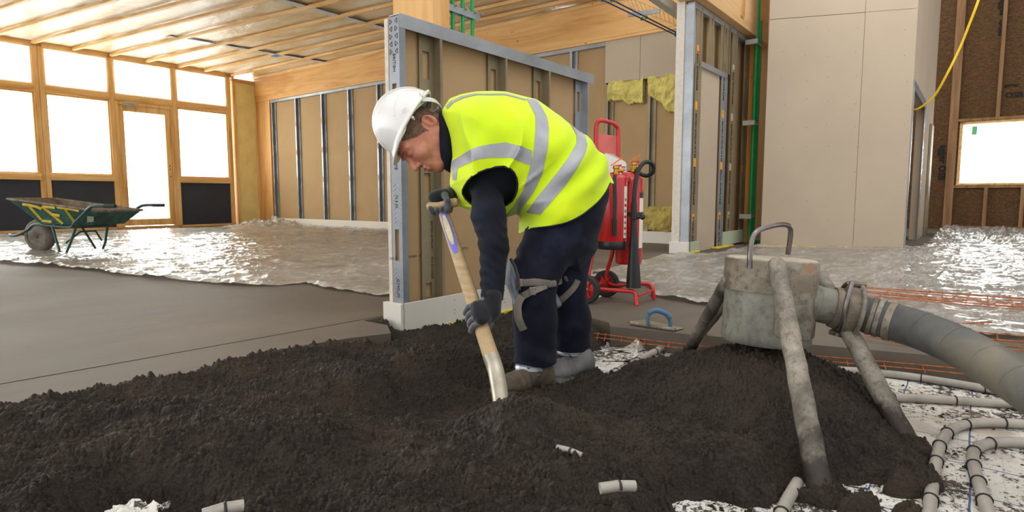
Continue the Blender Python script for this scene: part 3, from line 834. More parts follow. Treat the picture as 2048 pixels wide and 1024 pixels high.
# blue wire tray and steel channel hanging from the roof in front of the header boards
ct = empty('cable_tray', uvz(6.5, 3.6, 2.6), 'blue wire tray running under the roof to the white header boards', 'cable tray')
def cub(x, y, v): return onv(x, y, v)
a0, a1 = onv(1195, -5, 3.5), onv(1362, 75, 3.1); b0, b1 = onv(1215, -5, 3.42), onv(1362, 70, 3.02)
for a_, b_ in ((a0, a1), (b0, b1)):
    mb = MB(); mb.tube([a_, b_], .009, 8); mb.build('tray_wire', BLUEP, ct, True)
    for t in (.05, .5, .93): mb = MB(); mb.ball(a_+(b_-a_)*t, .022, 8); mb.build('wire_clip', TEALP, ct, True)
chn = tag(MB().bar(onv(1285, -25, 2.9), onv(1385, 45, 2.75), .10, .10, bev=.004).build('steel_channel', STEEL), 'grey steel channel spanning under the roof towards the end of the far stud wall', 'steel beam')
mb = MB()
for t in np.linspace(0, 1, 5):
    q0 = onu(1252+t*70, 28+t*2, 7.3); 
mb.bar(onu(1256, 30, 7.2), onu(1320, 22, 7.2), .02, .05); br = mb.build('tray_bracket', GAL, ct)
mb = MB()
for k_ in range(12):
    t = k_/11
    mb.tube([onu(1250+t*105, -8+t*42, 7.5), onu(1262+t*95, 16+t*36, 7.5)], .0035, 5)
mb.tube([onu(1250, -8, 7.5), onu(1355, 34, 7.5)], .0035, 5); mb.tube([onu(1262, 16, 7.5), onu(1357, 52, 7.5)], .0035, 5)
mb.build('mesh_strip', GALD, ct)

# ------------------------------------------------------------------ big plain wall and its return
bp = empty('wall_hall', np.array([4.0, 7.4, 0]), kind='structure')
A0 = gp(1521, 493); A1 = gp(1806, 499); dv = (A1-A0)/np.linalg.norm(A1-A0); nv = np.array([-dv[1], dv[0], 0])*1.0
if nv[1] < 0: nv = -nv
HW = 4.4
def wallbox(a_, b_, z0, z1, th=.1, n=None, bev=0):
    c = (a_+b_)/2; L = np.linalg.norm(b_-a_); d = (b_-a_)/L; n = nv if n is None else n
    return (c+n*th/2+EZ*(z0+z1)/2, d*L/2, n*th/2, EZ*(z1-z0)/2)
jx = A0+(A1-A0)*.66
zj = onplane(1700, 27, A0, nv)[2]
for a_, b_, z0, z1 in ((A0, jx-dv*.002, 0, zj-.003), (jx+dv*.002, A1, 0, zj+.0), (A0, jx-dv*.002, zj+.003, HW), (jx+dv*.002, A1, zj+.004, HW)):
    mb = MB(); mb.obox(*wallbox(a_, b_, z0, z1)); mb.build('plasterboard', PLB, bp)
mb = MB()
for x in (1566, 1612, 1656, 1712, 1812):
    for i in range(9):
        q = onplane(x+random.uniform(-3, 3), 60+i*48+random.uniform(-8, 8), A0, nv)-nv*.001; mb.ball(q, .0045, 6)
mb.build('screw_heads', pm('screw_stain', srgb(140, 128, 112), .8), bp)
mb = MB(); 
for t in np.linspace(0, 1, 14)[:-1]:
    q = A0+(A1-A0)*t; mb.ball(q-nv*.01+EZ*.0, .03+.02*random.random(), 8, (2.2, 1, .5))
mb.build('foam_bead', FOAM, bp)
# return face with the door opening
rd = EU; rn = -EV
B0 = A1; 
op = [onplane(x, y, B0, EV) for x, y in ((1812, 400), (1838, 400))]
s0 = float((op[0]-B0)@EU); s1 = float((op[1]-B0)@EU); zt = onplane(1822, 165, B0, EV)[2]
s0 = .08
def ret(s_a, s_b, z0, z1, nm='plasterboard', m=PLB, th=.1, off=0.0):
    mb = MB(); c = B0+EU*((s_a+s_b)/2)+EV*(th/2+off)+EZ*((z0+z1)/2); mb.obox(c, EU*(s_b-s_a)/2, EV*th/2, EZ*(z1-z0)/2); return mb.build(nm, m, bp)
ret(0, s0, 0, HW); ret(s0, s1, zt, HW); ret(s1, 4.2, 0, HW)
ret(s0-.01, s0+.05, 0, zt, 'door_lining', GAL, .12, -.012); ret(s1-.06, s1+.12, 0, zt, 'door_lining', GAL, .006, -.008); ret(s0, s1+.12, zt-.02, zt+.09, 'door_lining', GAL, .006, -.008)
mb = MB()
for z in (.3, .9, 1.5): mb.obox(B0+EU*(s1+.03)-EV*.01+EZ*z, EU*.03, EV*.004, EZ*.05)
mb.build('hole_tab', AMB, bp)
text_obj('BRITISH GYPSUM 70 S 50', B0+EU*(s1+.03)-EV*.013+EZ*1.2, -EZ, EU, .08, INK, bp, bold=.002)
mb = MB(); mb.obox(B0+EU*1.6+EV*.8+EZ*1.4, EU*1.5, EV*.02, EZ*1.4); mb.build('inner_wall', STW, bp)
mb = MB(); mb.obox(B0+EU*3.6-EV*.02+EZ*.9, EU*.25, EV*.015, EZ*.9); mb.build('stud', GALD, bp)

# ------------------------------------------------------------------ strand-board wall with window
UO = 14.7
ow = empty('wall_far', uvz(UO, -2, 0), kind='structure')
wz0, wz1, wv0, wv1 = .86, 2.07, .33, -.98
mb = MB(); t = .02
mb.room(UO, UO+t, -12, wv1, 0, 7); mb.room(UO, UO+t, wv0, 4, 0, 7); mb.room(UO, UO+t, wv1, wv0, 0, wz0); mb.room(UO, UO+t, wv1, wv0, wz1, 7)
mb.build('strand_board', OSB, ow)
mb = MB(); mb.room(UO-.05, UO+.1, .36, .50, 0, 7, .004); mb.build('stud', STW, ow)
for v in (-.14, -.68, -1.25, -1.85, -2.5, -3.2, -4, -5):
    if v > -1.1:
        mb = MB(); mb.room(UO-.05, UO, v-.03, v+.03, .06, wz0-.05, .004); mb.build('stud', STW, ow)
        if v > -.5: mb = MB(); mb.room(UO-.05, UO, v-.12, v-.06, wz1+.05, 7, .004); mb.build('stud', STW, ow)
    else:
        mb = MB(); mb.room(UO-.05, UO, v-.03, v+.03, .06, 7, .004); mb.build('stud', STW, ow)
mb = MB(); mb.room(UO-.05, UO, -12, .4, 0, .07, .004); mb.room(UO-.05, UO, wv1-.05, wv0+.03, wz0-.06, wz0, .004); mb.room(UO-.05, UO, wv1-.05, wv0+.03, wz1, wz1+.05, .004); mb.build('rail', STW, ow)
wf = empty('window_6', uvz(UO, -.3, .86), kind='structure')
mb = MB(); mb.room(UO+.0, UO+.16, wv0-.05, wv0, wz0, wz1, .003); mb.room(UO+.0, UO+.16, wv1, wv1+.05, wz0, wz1, .003); mb.room(UO+.0, UO+.16, wv1, wv0, wz1-.05, wz1, .003); mb.room(UO-.04, UO+.16, wv1, wv0, wz0, wz0+.035, .003)
mb.build('window_frame', SPRU, wf)
mb = MB(); mb.room(UO+.1, UO+.106, wv1+.04, wv0-.04, wz0+.03, wz1-.04); mb.build('glass_pane', GLASS, wf)
GT = pm('green_print', srgb(120, 214, 150), .6)
text_obj('KINGSPAN', uvz(UO+.09, -.22, 1.75), -EV, EZ, .09, GT, wf)
mb = MB(); mb.room(UO+.09, UO+.095, .06, .14, 1.82, 1.98); mb.build('pane_sticker', GT, wf)
DINK = pm('board_ink', srgb(18, 14, 11), .8)
text_obj('OSB egger', uvz(UO-.004, -.62, 2.50), -EV, EZ, .14, DINK, ow, bold=.006)
text_obj('egger', uvz(UO-.004, -.40, 2.68), -EV, EZ, .10, DINK, ow, bold=.004)
text_obj('egger OSB', uvz(UO-.004, .57, 1.3), -EZ, -EV, .16, DINK, ow, bold=.008)
text_obj('egger OSB', uvz(UO-.004, -.2, 3.95), -EZ, -EV, .16, DINK, ow, bold=.008)
# roof of the hall, open in the middle for its rooflight
mb = MB(); mb.room(8.2, 15, -6, 1.2, 6.6, 6.75); rf = mb.build('ceiling_hall', PLB); rf['kind'] = 'structure'

# yellow cable hanging from the roof to the door opening
YEL = pm('yellow_cable', srgb(244, 206, 30), .4, var=.03)
pts = [P(1817, 219, 7.5), P(1832, 219, 7.3), P(1850, 209, 7.1), P(1870, 190, 6.9), P(1893, 150, 6.7), P(1920, 95, 6.6), P(1938, 50, 6.5), P(1957, 0, 6.4), P(1975, -60, 6.4), P(2000, -240, 6.4)]
tag(MB().tube(spline(pts, 8), .012, 8).build('yellow_cable', YEL, None, True), 'thin yellow cable hanging in a curve from the roof to the doorway', 'cable')

# ================================================================== plastic sheeting on the floor
def sheetm():
    k = NT('floor_polythene'); v = k.coord(); n = k.noise(v, 1.6, 5, .6, 1); n2 = k.noise(k.room((.7, 2.4, 1)), 4.5, 6, .7, 1.6)
    k.set('Base Color', k.ramp(n, [(.3, srgb(178, 172, 162)), (.55, srgb(202, 198, 190)), (.75, srgb(226, 224, 220))]))
    k.set('Roughness', .2); k.set('Specular IOR Level', .9); k.set('Coat Weight', .6); k.set('Coat Roughness', .08)
    tr = k.n('ShaderNodeBsdfTransparent'); m = k.n('ShaderNodeMixShader')
    k.t.links.new(k.ramp(n2, [(.35, (.55,)*3), (.65, (.9,)*3)]), m.inputs[0])
    k.t.links.new(tr.outputs[0], m.inputs[1]); k.t.links.new(k.b.outputs[0], m.inputs[2]); k.t.links.new(m.outputs[0], k.out.inputs[0])
    k.bump(n2, .8, .03); return k.m
PLAS = sheetm()
def ridge(x, y, s):
    n = vnoise(x, y, seed=s); return (1-np.abs(n))**6
def sheet(name, poly_uv, label, th0, th1, r0, r1, step, amp, seed):
    th = np.arange(th0, th1, step); lr = np.arange(math.log(r0), math.log(r1), step*2.2)
    TH, LR = np.meshgrid(th, lr); Y = np.exp(LR); Xw = Y*TH
    u = Xw*EU[0]+Y*EU[1]; v = Xw*EV[0]+Y*EV[1]
    d = polysd(u, v, poly_uv); d = d+.05*fbm(u*4, v*4, o=3, seed=seed)
    a = amp(u, v)
    w1 = .5*fbm(u*.8, v*.8, o=2, seed=seed+20)
    z = .008+a*(.014*ridge(u*2.2+w1, v*3.0-w1, seed+1)+.011*ridge(u*4+2*w1, v*6, seed+2)+.006*ridge(u*9, v*12+w1*3, seed+3)+.005*ridge(u*7+v*6, v*8-u*5, seed+4)+.012*(fbm(u*1.3, v*1.3, o=2, seed=seed+5)+.3))
    z = np.where(d > -.12, z+.03*np.clip(1-abs(d+.05)/.06, 0, 1)*(.4+.6*vnoise(u*5, v*5, seed=seed+8)), z)
    z = np.maximum(z, .004)
    V = np.stack([Xw.ravel(), Y.ravel(), z.ravel()], 1)
    R, C_ = TH.shape; I = np.arange(R*C_).reshape(R, C_)
    Q = np.stack([I[:-1, :-1], I[:-1, 1:], I[1:, 1:], I[1:, :-1]], -1).reshape(-1, 4)
    dd = d.ravel(); Q = Q[(dd[Q] < 0).any(1)]
    us = np.unique(Q); mp = np.full(len(V), -1); mp[us] = np.arange(len(us))
    cv, cf = clip(V[us], tris(mp[Q]), dd[us])
    o = link_mesh(name, cv, cf, PLAS); tag(o, label, 'plastic sheet'); return o
def UVp(x, y): q = gp(x, y, .01); return (U_(q), V_(q))
left = [UVp(*q) for q in [(-260, 500), (-100, 513), (0, 525), (110, 533), (230, 546), (300, 556), (400, 563), (490, 571), (560, 570), (610, 566), (650, 576), (768, 590)]]+[(2.75, 2.75), (4.3, 2.55), (6.4, 2.75), (7.72, 2.75), (7.72, 12.7), (6.8, 12.6), (5.5, 12.2), (4.0, 12.9), (0, 12.9)]
right = [(4.3, 2.5), (4.4, 2.35)]+[UVp(*q) for q in [(1180, 551), (1240, 566), (1285, 569), (1310, 590), (1360, 600), (1400, 606), (1450, 611), (1560, 622), (1720, 640), (1850, 652), (1930, 664), (2048, 690), (2400, 760)]]+[(9, -3.5), (14.6, -3.5), (14.6, .4), (8.9, .5), (7.9, 2.2), (6.4, 2.2), (6.3, 2.5)]
sheet('floor_polythene', left, 'crumpled clear polythene sheet covering the floor below the glazed wall and back wall', -.98, .12, 2.9, 16, .0022, lambda u, v: 1.2+3.5*np.exp(-((u-7.3)/.7)**2-((v-12.0)/.6)**2)*2, 11)
sheet('floor_polythene', right, 'crumpled clear polythene on the right, from the red trolley to the strand board wall', .09, 1.02, 2.6, 17, .0022, lambda u, v: 1.0+3.2*np.clip((u-10.2)/1.2, 0, 1), 31)

# ================================================================== wet screed (sand and cement)
def morm():
    k = NT('wet_screed'); v = k.coord(); n = k.noise(v, 3.5, 5, .6); n2 = k.noise(v, 150, 4, .7)
    c = k.ramp(n, [(.3, srgb(34, 26, 21)), (.5, srgb(50, 40, 31)), (.72, srgb(76, 61, 45))])
    c = k.mix(k.ramp(n2, [(.35, (0, 0, 0)), (.75, (.45,)*3)]), c, srgb(76, 66, 54))
    k.set('Base Color', c); k.set('Roughness', .62); k.set('Specular IOR Level', .4)
    gr_ = k.n('ShaderNodeTexVoronoi', feature='SMOOTH_F1'); k.t.links.new(v, gr_.inputs['Vector']); gr_.inputs['Scale'].default_value = 130; gr_.inputs['Randomness'].default_value = 1
    hh = k.math('SUBTRACT', k.math('MULTIPLY', k.noise(v, 90, 6, .75), 1.5), gr_.outputs[0]); k.bump(hh, 1.0, .008); return k.m
MOR = morm()
pitx = [uvz(a, b)[:2] for a, b in pit_uv]+[np.array([3.2, -.6]), np.array([-3.0, -.6])]
def xy(pts, z=SUB): return [gp(a, b, z)[:2] for a, b in pts]
E1 = xy([(1196, 735), (1188, 718), (1215, 697), (1245, 676), (1330, 690), (1480, 700), (1480, 722), (1352, 718), (1300, 716), (1268, 738), (1225, 745)])
E2 = xy([(1600, 700), (1625, 722), (1648, 738), (1700, 762), (1745, 795), (1775, 850), (1800, 885), (1832, 905), (1848, 925), (1845, 950), (1700, 975), (1665, 1002), (1625, 985), (1600, 972), (1575, 1012), (1545, 1030), (1385, 1018), (1370, 1100), (3000, 1100), (3000, 690)])
E3 = xy([(215, 1022), (240, 1010), (320, 1008), (350, 1030), (350, 1050), (215, 1050)], -.05)
CC = np.array([.885, 2.04])
def hfield(x, y, fine=True):
    d = polysd(x, y, pitx); dL = d
    d = np.maximum(d-.05, -polysd(x, y, E1)); d = np.maximum(d, -polysd(x, y, E2)); d = np.maximum(d, -polysd(x, y, E3))
    d = d+.035*fbm(x*7, y*7, o=3, seed=2)+.012*fbm(x*30, y*30, o=2, seed=4)
    u = x*EU[0]+y*EU[1]; v = x*EV[0]+y*EV[1]
    left = 1/(1+np.exp((x+.55)/.12)); near = 1/(1+np.exp((y-1.75)/.12))
    pl = -.066+.075*np.maximum(left, near*.75)+.028*np.clip(1-np.abs(dL)/.22, 0, 1)*left
    pl = pl-.02*np.clip((v-1.9)/.3, 0, 1)*(x > -.62)
    def g(cx, cy, rx, ry, a, p=2): return a*np.exp(-(((x-cx)/rx)**2+((y-cy)/ry)**2)**(p/2))
    pl = pl-g(-.20, 1.86, .20, .14, .035)+g(-.55, 2.02, .20, .13, .055)+g(-.38, 1.70, .18, .09, .03)+g(-.2, 2.4, .3, .25, .02)+g(.02, 2.75, .3, .25, .02)
    pl = pl-g(.14, 2.22, .18, .14, .03)+g(.47, 2.2, .12, .1, .05)+g(.36, 2.95, .17, .25, .06)+g(-.75, 1.6, .3, .15, .02)-g(-.7, 1.15, .25, .12, .02)-g(.3, 1.45, .2, .1, .015)
    pl = pl+g(.05, 1.66, .18, .10, .062, 3)-g(.10, 2.06, .26, .20, .045)
    pl = pl+.030*fbm(x*3.2, y*3.2, o=3, seed=11)+.022*fbm(x*11, y*11, o=3, seed=12)
    pl = np.maximum(pl, -.09+.012*fbm(x*9, y*9, o=3, seed=14))
    t = np.clip(-d/.13, 0, 1); t = t*t*(3-2*t)
    h = SUB-.02+t*(pl-SUB+.02)
    ang = np.arctan2(y-CC[1], x-CC[0]); r = np.hypot(x-CC[0], y-CC[1])
    rr = r*(1+.12*vnoise(ang*2.2+5, ang*0, seed=7))
    sl = .40-.08*np.cos(ang+.4)
    cone = .145-.42*np.sqrt(rr*rr+.004)*(1+.12*np.cos(ang))
    cone = cone+.012*fbm(x*14, y*14, o=3, seed=21)*np.clip(r/.2, .2, 1)
    # the last of the cone stays off the clean membrane
    cone = np.where(-t*0+d > 0, cone-.16*np.clip(d/.12, 0, 1), cone)
    h = np.maximum(h, cone)
    for cx, cy, rx, ry, a, rot in ((.985, 1.435, .085, .04, .075, -.25), (.80, 1.335, .06, .03, .05, -.35), (.895, 1.31, .04, .03, .04, 0), (.515, 1.235, .045, .035, .055, 0), (1.02, 1.50, .06, .03, .04, 0), (.70, 1.40, .05, .03, .03, 0), (.755, 1.385, .06, .045, .045, 0), (1.13, 1.66, .06, .05, .05, 0)):
        X_ = (x-cx)*cos(rot)-(y-cy)*sin(rot); Y_ = (x-cx)*sin(rot)+(y-cy)*cos(rot)
        q = 1-(X_/rx)**2-(Y_/ry)**2-.25*fbm(x*25, y*25, o=2, seed=40)
        h = np.maximum(h, SUB-.01+a*np.sqrt(np.clip(q, 0, None)))
    # scattered spill on the membrane
    sp = np.clip(fbm(x*5, y*5, o=3, seed=51)+.06, 0, 1)*.10*np.clip(1-d/.75, 0, 1)
    cr = np.maximum(1.9*crumbs(x, y, .0105, .003, .0075, .95, 61), 1.5*crumbs(x, y, .024, .005, .012, .40, 66)); cr = np.maximum(cr*(.75+.5*vnoise(x*40, y*40, seed=77)), crumbs(x+.006*vnoise(x*70, y*70, seed=5), y+.006*vnoise(x*70, y*70, seed=6), .06, .008, .020, .12, 71)*.8)
    h2 = h+cr*np.clip((h-SUB+.02)/.03, 0, 1)*(1-.55*np.exp(-((x+.18)/.2)**2-((y-1.85)/.13)**2))+.004*fbm(x*60, y*60, o=3, seed=81)
    spill = SUB-.006+np.where(d > -.02, cr*np.clip(sp*30, 0, 1)*(crumbs(x, y, .03, .004, .016, .6, 91) > 0), 0)
    return np.maximum(h2, spill), d
def mortar():
    step = .00145; yy = np.exp(np.arange(math.log(1.03), math.log(3.85), step)); th = np.arange(-.95, .95, step)
    TH, Y = np.meshgrid(th, yy); Xw = TH*Y
    h, d = hfield(Xw, Y)
    V = np.stack([Xw.ravel(), Y.ravel(), h.ravel()], 1); R, C_ = TH.shape; I = np.arange(R*C_).reshape(R, C_)
    Q = np.stack([I[:-1, :-1], I[:-1, 1:], I[1:, 1:], I[1:, :-1]], -1).reshape(-1, 4)
    hh = h.ravel(); keep = (hh[Q] > SUB-.004).any(1)
    # nothing above the slab further than a hand's breadth from the bay
    pd = polysd(Xw, Y, pitx).ravel(); keep &= (pd[Q] < .09).all(1)
    vv = (Xw*EV[0]+Y*EV[1]).ravel(); uu = (Xw*EU[0]+Y*EU[1]).ravel()
    keep &= ~(((vv[Q] > VP-.016) & (uu[Q] > 2.03)).any(1))
    Q = Q[keep]; us = np.unique(Q); mp = np.full(len(V), -1); mp[us] = np.arange(len(us))
    o = link_mesh('wet_screed', V[us], mp[Q], MOR); return tag(o, 'dark crumbly wet screed heaped and spread over the unfilled floor bay', 'screed', kind='stuff')
mortar()

# ================================================================== steel reinforcement
RUST = pm('rusty_wire', srgb(178, 98, 46), .6, metal=.2, var=.25, scale=40)
def rods(name, label, lines, r=.0024):
    e = empty(name, lines[0][0], label, 'steel mesh'); 
    for q in lines:
        mb = MB(); mb.tube(spline([np.asarray(a_) for a_ in q], 4) if len(q) > 2 else q, r, 6); mb.build('rod', RUST, e, True)
    return e
def sheetrods(u0, u1, v0, v1, nu, nv, z, seed, skew=0):
    rnd = random.Random(seed); L = []
    for i in range(nu):
        u = u0+(u1-u0)*i/(nu-1); L.append([uvz(u+skew*t+rnd.uniform(-.01, .01), v0+(v1-v0)*t, z+rnd.uniform(0, .018)) for t in (0, .33, .66, 1)])
    for i in range(nv):
        v = v0+(v1-v0)*i/(nv-1); L.append([uvz(u0-.03+skew*(i/(nv-1)), v, z+.008+rnd.uniform(-.003, .01)), uvz(u1+.03+skew*(i/(nv-1)), v+rnd.uniform(-.03, .03), z+.008+rnd.uniform(-.003, .01))])
    return L
rods('reinforcement_mesh', 'rusty welded wire mesh lying on the polythene behind the pump hose coupling', sheetrods(4.02, 4.46, .62, -1.2, 8, 19, .04, 1, .05))
rods('reinforcement_mesh', 'small offcut of rusty wire mesh lying on bare slab beneath the thick hose', sheetrods(2.98, 3.06, .34, -.05, 2, 4, .008, 2, .02))
rods('reinforcement_mesh', 'rusty wire mesh on the slab at the right edge, below the fold of the polythene', sheetrods(3.05, 3.34, .02, -1.0, 5, 9, .014, 3, .02))
edge = [(2.56, 1.50), (2.58, 1.37), (2.65, 1.0), (2.78, .49), (2.88, .05), (3.0, -.6)]
L = []
for dz, du in ((-.042, .018), (-.058, .03)):
    L.append([uvz(a_-du, b_, dz+.004*sin(i*2)) for i, (a_, b_) in enumerate(edge)])
for t in np.linspace(0, 1, 18):
    k_ = t*(len(edge)-1); i = min(int(k_), len(edge)-2); f = k_-i; u = edge[i][0]*(1-f)+edge[i+1][0]*f; v = edge[i][1]*(1-f)+edge[i+1][1]*f
    L.append([uvz(u-.045, v-.01, -.062), uvz(u+.01, v+.01, -.038)])
rods('reinforcement_mesh', 'rusty wire mesh poking out of the cut side of the slab along the unfilled bay', L)
tag(MB().tube(spline([gp(x, y, .03) for x, y in ((1885, 645), (1920, 647), (1950, 646), (1982, 644))], 5), .004, 6).build('steel_rod', RUST, None, True), 'single rusty rod lying loose on the polythene right of the hose', 'steel rod')

# ================================================================== underfloor heating pipes
PIPE = pm('heating_pipe', srgb(162, 155, 145), .45, var=.10, scale=16, bump=.1)
CLIPM = pm('black_clip', srgb(28, 28, 32), .5)
def heat(pts, label, r=.0145, z=-.083, cl=.20, first=.08):
    p = spline([gp(a_, b_, z) for a_, b_ in pts], 10); e = empty('heating_pipe', p[0], label, 'heating pipe', 'underfloor heating pipes on the membrane')
    mb = MB(); mb.tube(p, r, 14); mb.build('pipe', PIPE, e, True)
    acc = first; nxt = first; tot = 0
    for a_, b_ in zip(p[:-1], p[1:]):
        L = np.linalg.norm(b_-a_); 
        while tot+L > nxt:
            q = a_+(b_-a_)*((nxt-tot)/L); dd = (b_-a_)/L; sd = np.cross(dd, EZ); c = MB()
            ring = [q+sd*(r+.0015)*cos(t)+EZ*(r+.0015)*sin(t) for t in np.linspace(-.5, pi+.5, 12)]
            ring = [ring[0]-EZ*.008]+ring+[ring[-1]-EZ*.008]
            c.tube(ring, .0022, 6); c.build('pipe_clip', CLIPM, e, True); nxt += cl
        tot += L
    return e
heat([(1590, 722), (1640, 736), (1720, 742), (1800, 750), (1900, 765), (2000, 782), (2150, 805)], 'pale heating pipe nearest the cut edge of the slab, under the hose')
heat([(1745, 797), (1790, 795), (1850, 797), (1930, 802), (2010, 807), (2150, 818)], 'straight pale heating pipe, second from the slab edge')
heat([(1852, 1080), (1861, 1000), (1866, 960), (1874, 915), (1884, 880), (1905, 858), (1940, 847), (1985, 845), (2048, 848), (2200, 860)], 'pale heating pipe turning in the wider outer bend at lower right', cl=.13)
heat([(2000, 1080), (1972, 1010), (1956, 960), (1946, 920), (1950, 900), (1972, 888), (2010, 884), (2060, 887), (2200, 905)], 'pale heating pipe turning in the tighter inner bend at lower right', cl=.11)
heat([(1552, 1060), (1570, 1010), (1595, 965)], 'short stub of pale pipe standing out of the screed beside the front pump leg', first=.08)
heat([(1215, 752), (1262, 730), (1300, 708), (1334, 690)], 'pale pipe on the patch of membrane behind the worker', first=.07, z=-.078)
def frag(a_, b_, z, label, r=.012):
    p = [gp(*a_, z), gp(*b_, z)]; e = empty('pipe_piece', p[0], label, 'heating pipe'); mb = MB(); mb.tube([p[0], (p[0]+p[1])/2+EZ*.003, p[1]], r, 10); mb.build('pipe', PIPE, e, True)
    q = p[0]+(p[1]-p[0])*.55; d = (p[1]-p[0])/np.linalg.norm(p[1]-p[0]); sd = np.cross(d, EZ); c = MB()
    c.tube([q+sd*(r+.002)*cos(t)+EZ*(r+.002)*sin(t) for t in np.linspace(0, pi, 8)], .003, 6); c.build('pipe_clip', CLIPM, e, True)
frag((1200, 977), (1270, 972), .012, 'bit of pale pipe showing through the screed at bottom centre')
frag((405, 1030), (487, 1011), .012, 'bit of pale pipe showing through the screed at bottom left')
frag((1115, 895), (1165, 912), -.01, 'small pale piece buried by the shovelled lump', .008)
# turned-up corners of membrane
def flap(pts, label, peak, z=SUB+.004, sag=.0):
    p = [gp(a_, b_, z) for a_, b_ in pts]; c = sum(p)/len(p); n = 22; vs = []; fs = []
    a, b, d_, c_ = p
    for j in range(n+1):
        for i in range(n+1):
            s = i/n; t = j/n; q = (a*(1-s)+b*s)*(1-t)+(d_*(1-s)+c_*s)*t
            hz = peak*exp(-((s-.45)/.16)**2)*(t**1.6)+.006*float(vnoise(np.array(s*4.), np.array(t*4.), seed=3)); vs.append(q+EZ*max(hz, .002))
    fs = [(j*(n+1)+i, j*(n+1)+i+1, (j+1)*(n+1)+i+1, (j+1)*(n+1)+i) for j in range(n) for i in range(n)]
    o = link_mesh('membrane_flap', vs, fs, MEM); m = o.modifiers.new('t', 'SOLIDIFY'); m.thickness = .001; return tag(o, label, 'membrane')
flap([(1205, 722), (1345, 722), (1330, 690), (1215, 698)], 'peaked corner of white gridded membrane turned up behind the worker', .085)
flap([(1725, 748), (1775, 752), (1770, 742), (1728, 738)], 'little white upturned tab of membrane beside the right pump leg', .04)
flap([(1795, 930), (1842, 948), (1850, 895), (1820, 905)], 'white flap of membrane folded up between the screed lump and the outer pipe bend', .03)
n = 26; c0_ = gp(270, 1018, .010); vs = []
for j in range(n):
    for i in range(n):
        a_, b_ = i/(n-1)-.5, j/(n-1)-.5; k_ = 1+.35*float(vnoise(np.array(a_*5.), np.array(b_*5.), seed=21))
        vs.append(c0_+np.array([a_*.10*k_, b_*.045*k_, .010*float(vnoise(np.array(a_*7.), np.array(b_*7.), seed=5))+.016*(1-float(abs(vnoise(np.array(a_*4.+3), np.array(b_*6.), seed=8))))-.010]))
o = link_mesh('membrane_scrap', vs, [(j*n+i, j*n+i+1, (j+1)*n+i+1, (j+1)*n+i) for j in range(n-1) for i in range(n-1)], MEM); tag(o, 'crumpled scrap of white membrane in the screed at the bottom left', 'membrane')

# ================================================================== pump outlet on four legs
def patina(name, base, dk, lt, rust=False, sc=7):
    k = NT(name); v = k.coord(); n = k.noise(v, sc, 6, .65, .5); n2 = k.noise(v, sc*6, 4, .7)
    c = k.ramp(n, [(.30, dk), (.48, base), (.68, lt)]); c = k.mix(k.ramp(n2, [(.52, (0, 0, 0)), (.66, (.6,)*3)]), c, dk)
    if rust: c = k.mix(k.ramp(k.noise(v, 11, 4), [(.58, (0, 0, 0)), (.70, (.75,)*3)]), c, srgb(150, 104, 72))
    k.set('Base Color', c); k.set('Roughness', .62); k.set('Metallic', .15); k.bump(n2, .6, .004); return k.m
DRM = patina('cement_caked_steel', srgb(122, 121, 110), srgb(84, 81, 73), srgb(148, 145, 133), sc=5)
DRMR = patina('rusty_ring_steel', srgb(118, 106, 90), srgb(72, 64, 56), srgb(150, 142, 126), True)
def legm():
    k = NT('caked_leg'); v = k.coord(); n = k.noise(v, 11, 6, .65, .5); n2 = k.noise(v, 60, 4, .7)
    c = k.ramp(n, [(.30, srgb(72, 66, 57)), (.48, srgb(120, 113, 101)), (.68, srgb(158, 150, 136))]); c = k.mix(k.ramp(n2, [(.52, (0, 0, 0)), (.66, (.6,)*3)]), c, srgb(72, 66, 57))
    k.set('Base Color', c); k.set('Roughness', .62); k.set('Metallic', .15); k.bump(n2, .6, .004); return k
LEGM = legm().m
def legdirt():
    """the same caked steel, with wet screed stuck on in ragged patches towards the foot"""
    k = legm(); k.m.name = 'caked_leg_with_wet_screed'; g = k.n('ShaderNodeNewGeometry'); sp_ = k.n('ShaderNodeSeparateXYZ'); k.t.links.new(g.outputs['Position'], sp_.inputs[0])
    nn = k.noise(g.outputs['Position'], 9, 5, .65); t = k.math('ADD', k.math('MULTIPLY', nn, .34), k.math('MULTIPLY', sp_.outputs[2], -1.0))
    f = k.ramp(t, [(.13, (0, 0, 0)), (.19, (1, 1, 1))]); old = k.b.inputs['Base Color'].links[0].from_socket
    k.set('Base Color', k.mix(f, old, srgb(48, 41, 35))); return k.m
LEGD = legdirt()
LID = patina('caked_lid', srgb(176, 168, 150), srgb(148, 138, 120), srgb(196, 190, 174), sc=5)
MET = pm('worn_handle_metal', srgb(128, 120, 118), .3, metal=.9, var=.2, scale=12)
dc = P(1543, 520, 2.06); db = P(1530, 682, 2.05); ax = (dc-db); DL = np.linalg.norm(ax); ax = ax/DL
pu = empty('screed_pump_outlet', (db[0], db[1], SUB), 'round cement-caked steel outlet drum on four splayed legs, over the highest heap', 'pump outlet')
R0 = .150
mb = MB(); mb.lathe(db, ax, [(0, .01), (0, R0*.93), (.012, R0*.97), (.03, R0*.965), (.06, R0*.965), (DL*.66, R0*.965)], 48); mb.build('drum', DRM, pu, True)
mb = MB(); mb.lathe(db, ax, [(DL*.63, R0*.95), (DL*.63, R0*1.0), (DL*.98, R0*1.005), (DL, R0*.99), (DL, R0*.93)], 48); mb.build('ring', DRMR, pu, True)
mb = MB(); mb.lathe(db, ax, [(DL-.006, R0*.96), (DL+.004, R0*.965), (DL+.008, R0*.9), (DL+.010, .001)], 48); mb.build('lid', LID, pu, True)
hp = [P(1499, 536, 1.905), P(1500, 510, 1.905), P(1503, 482, 1.92), P(1514, 463, 1.93), P(1540, 453, 1.96), P(1565, 449, 2.0), P(1579, 454, 2.03), P(1581, 470, 2.06), P(1576, 508, 2.08)]
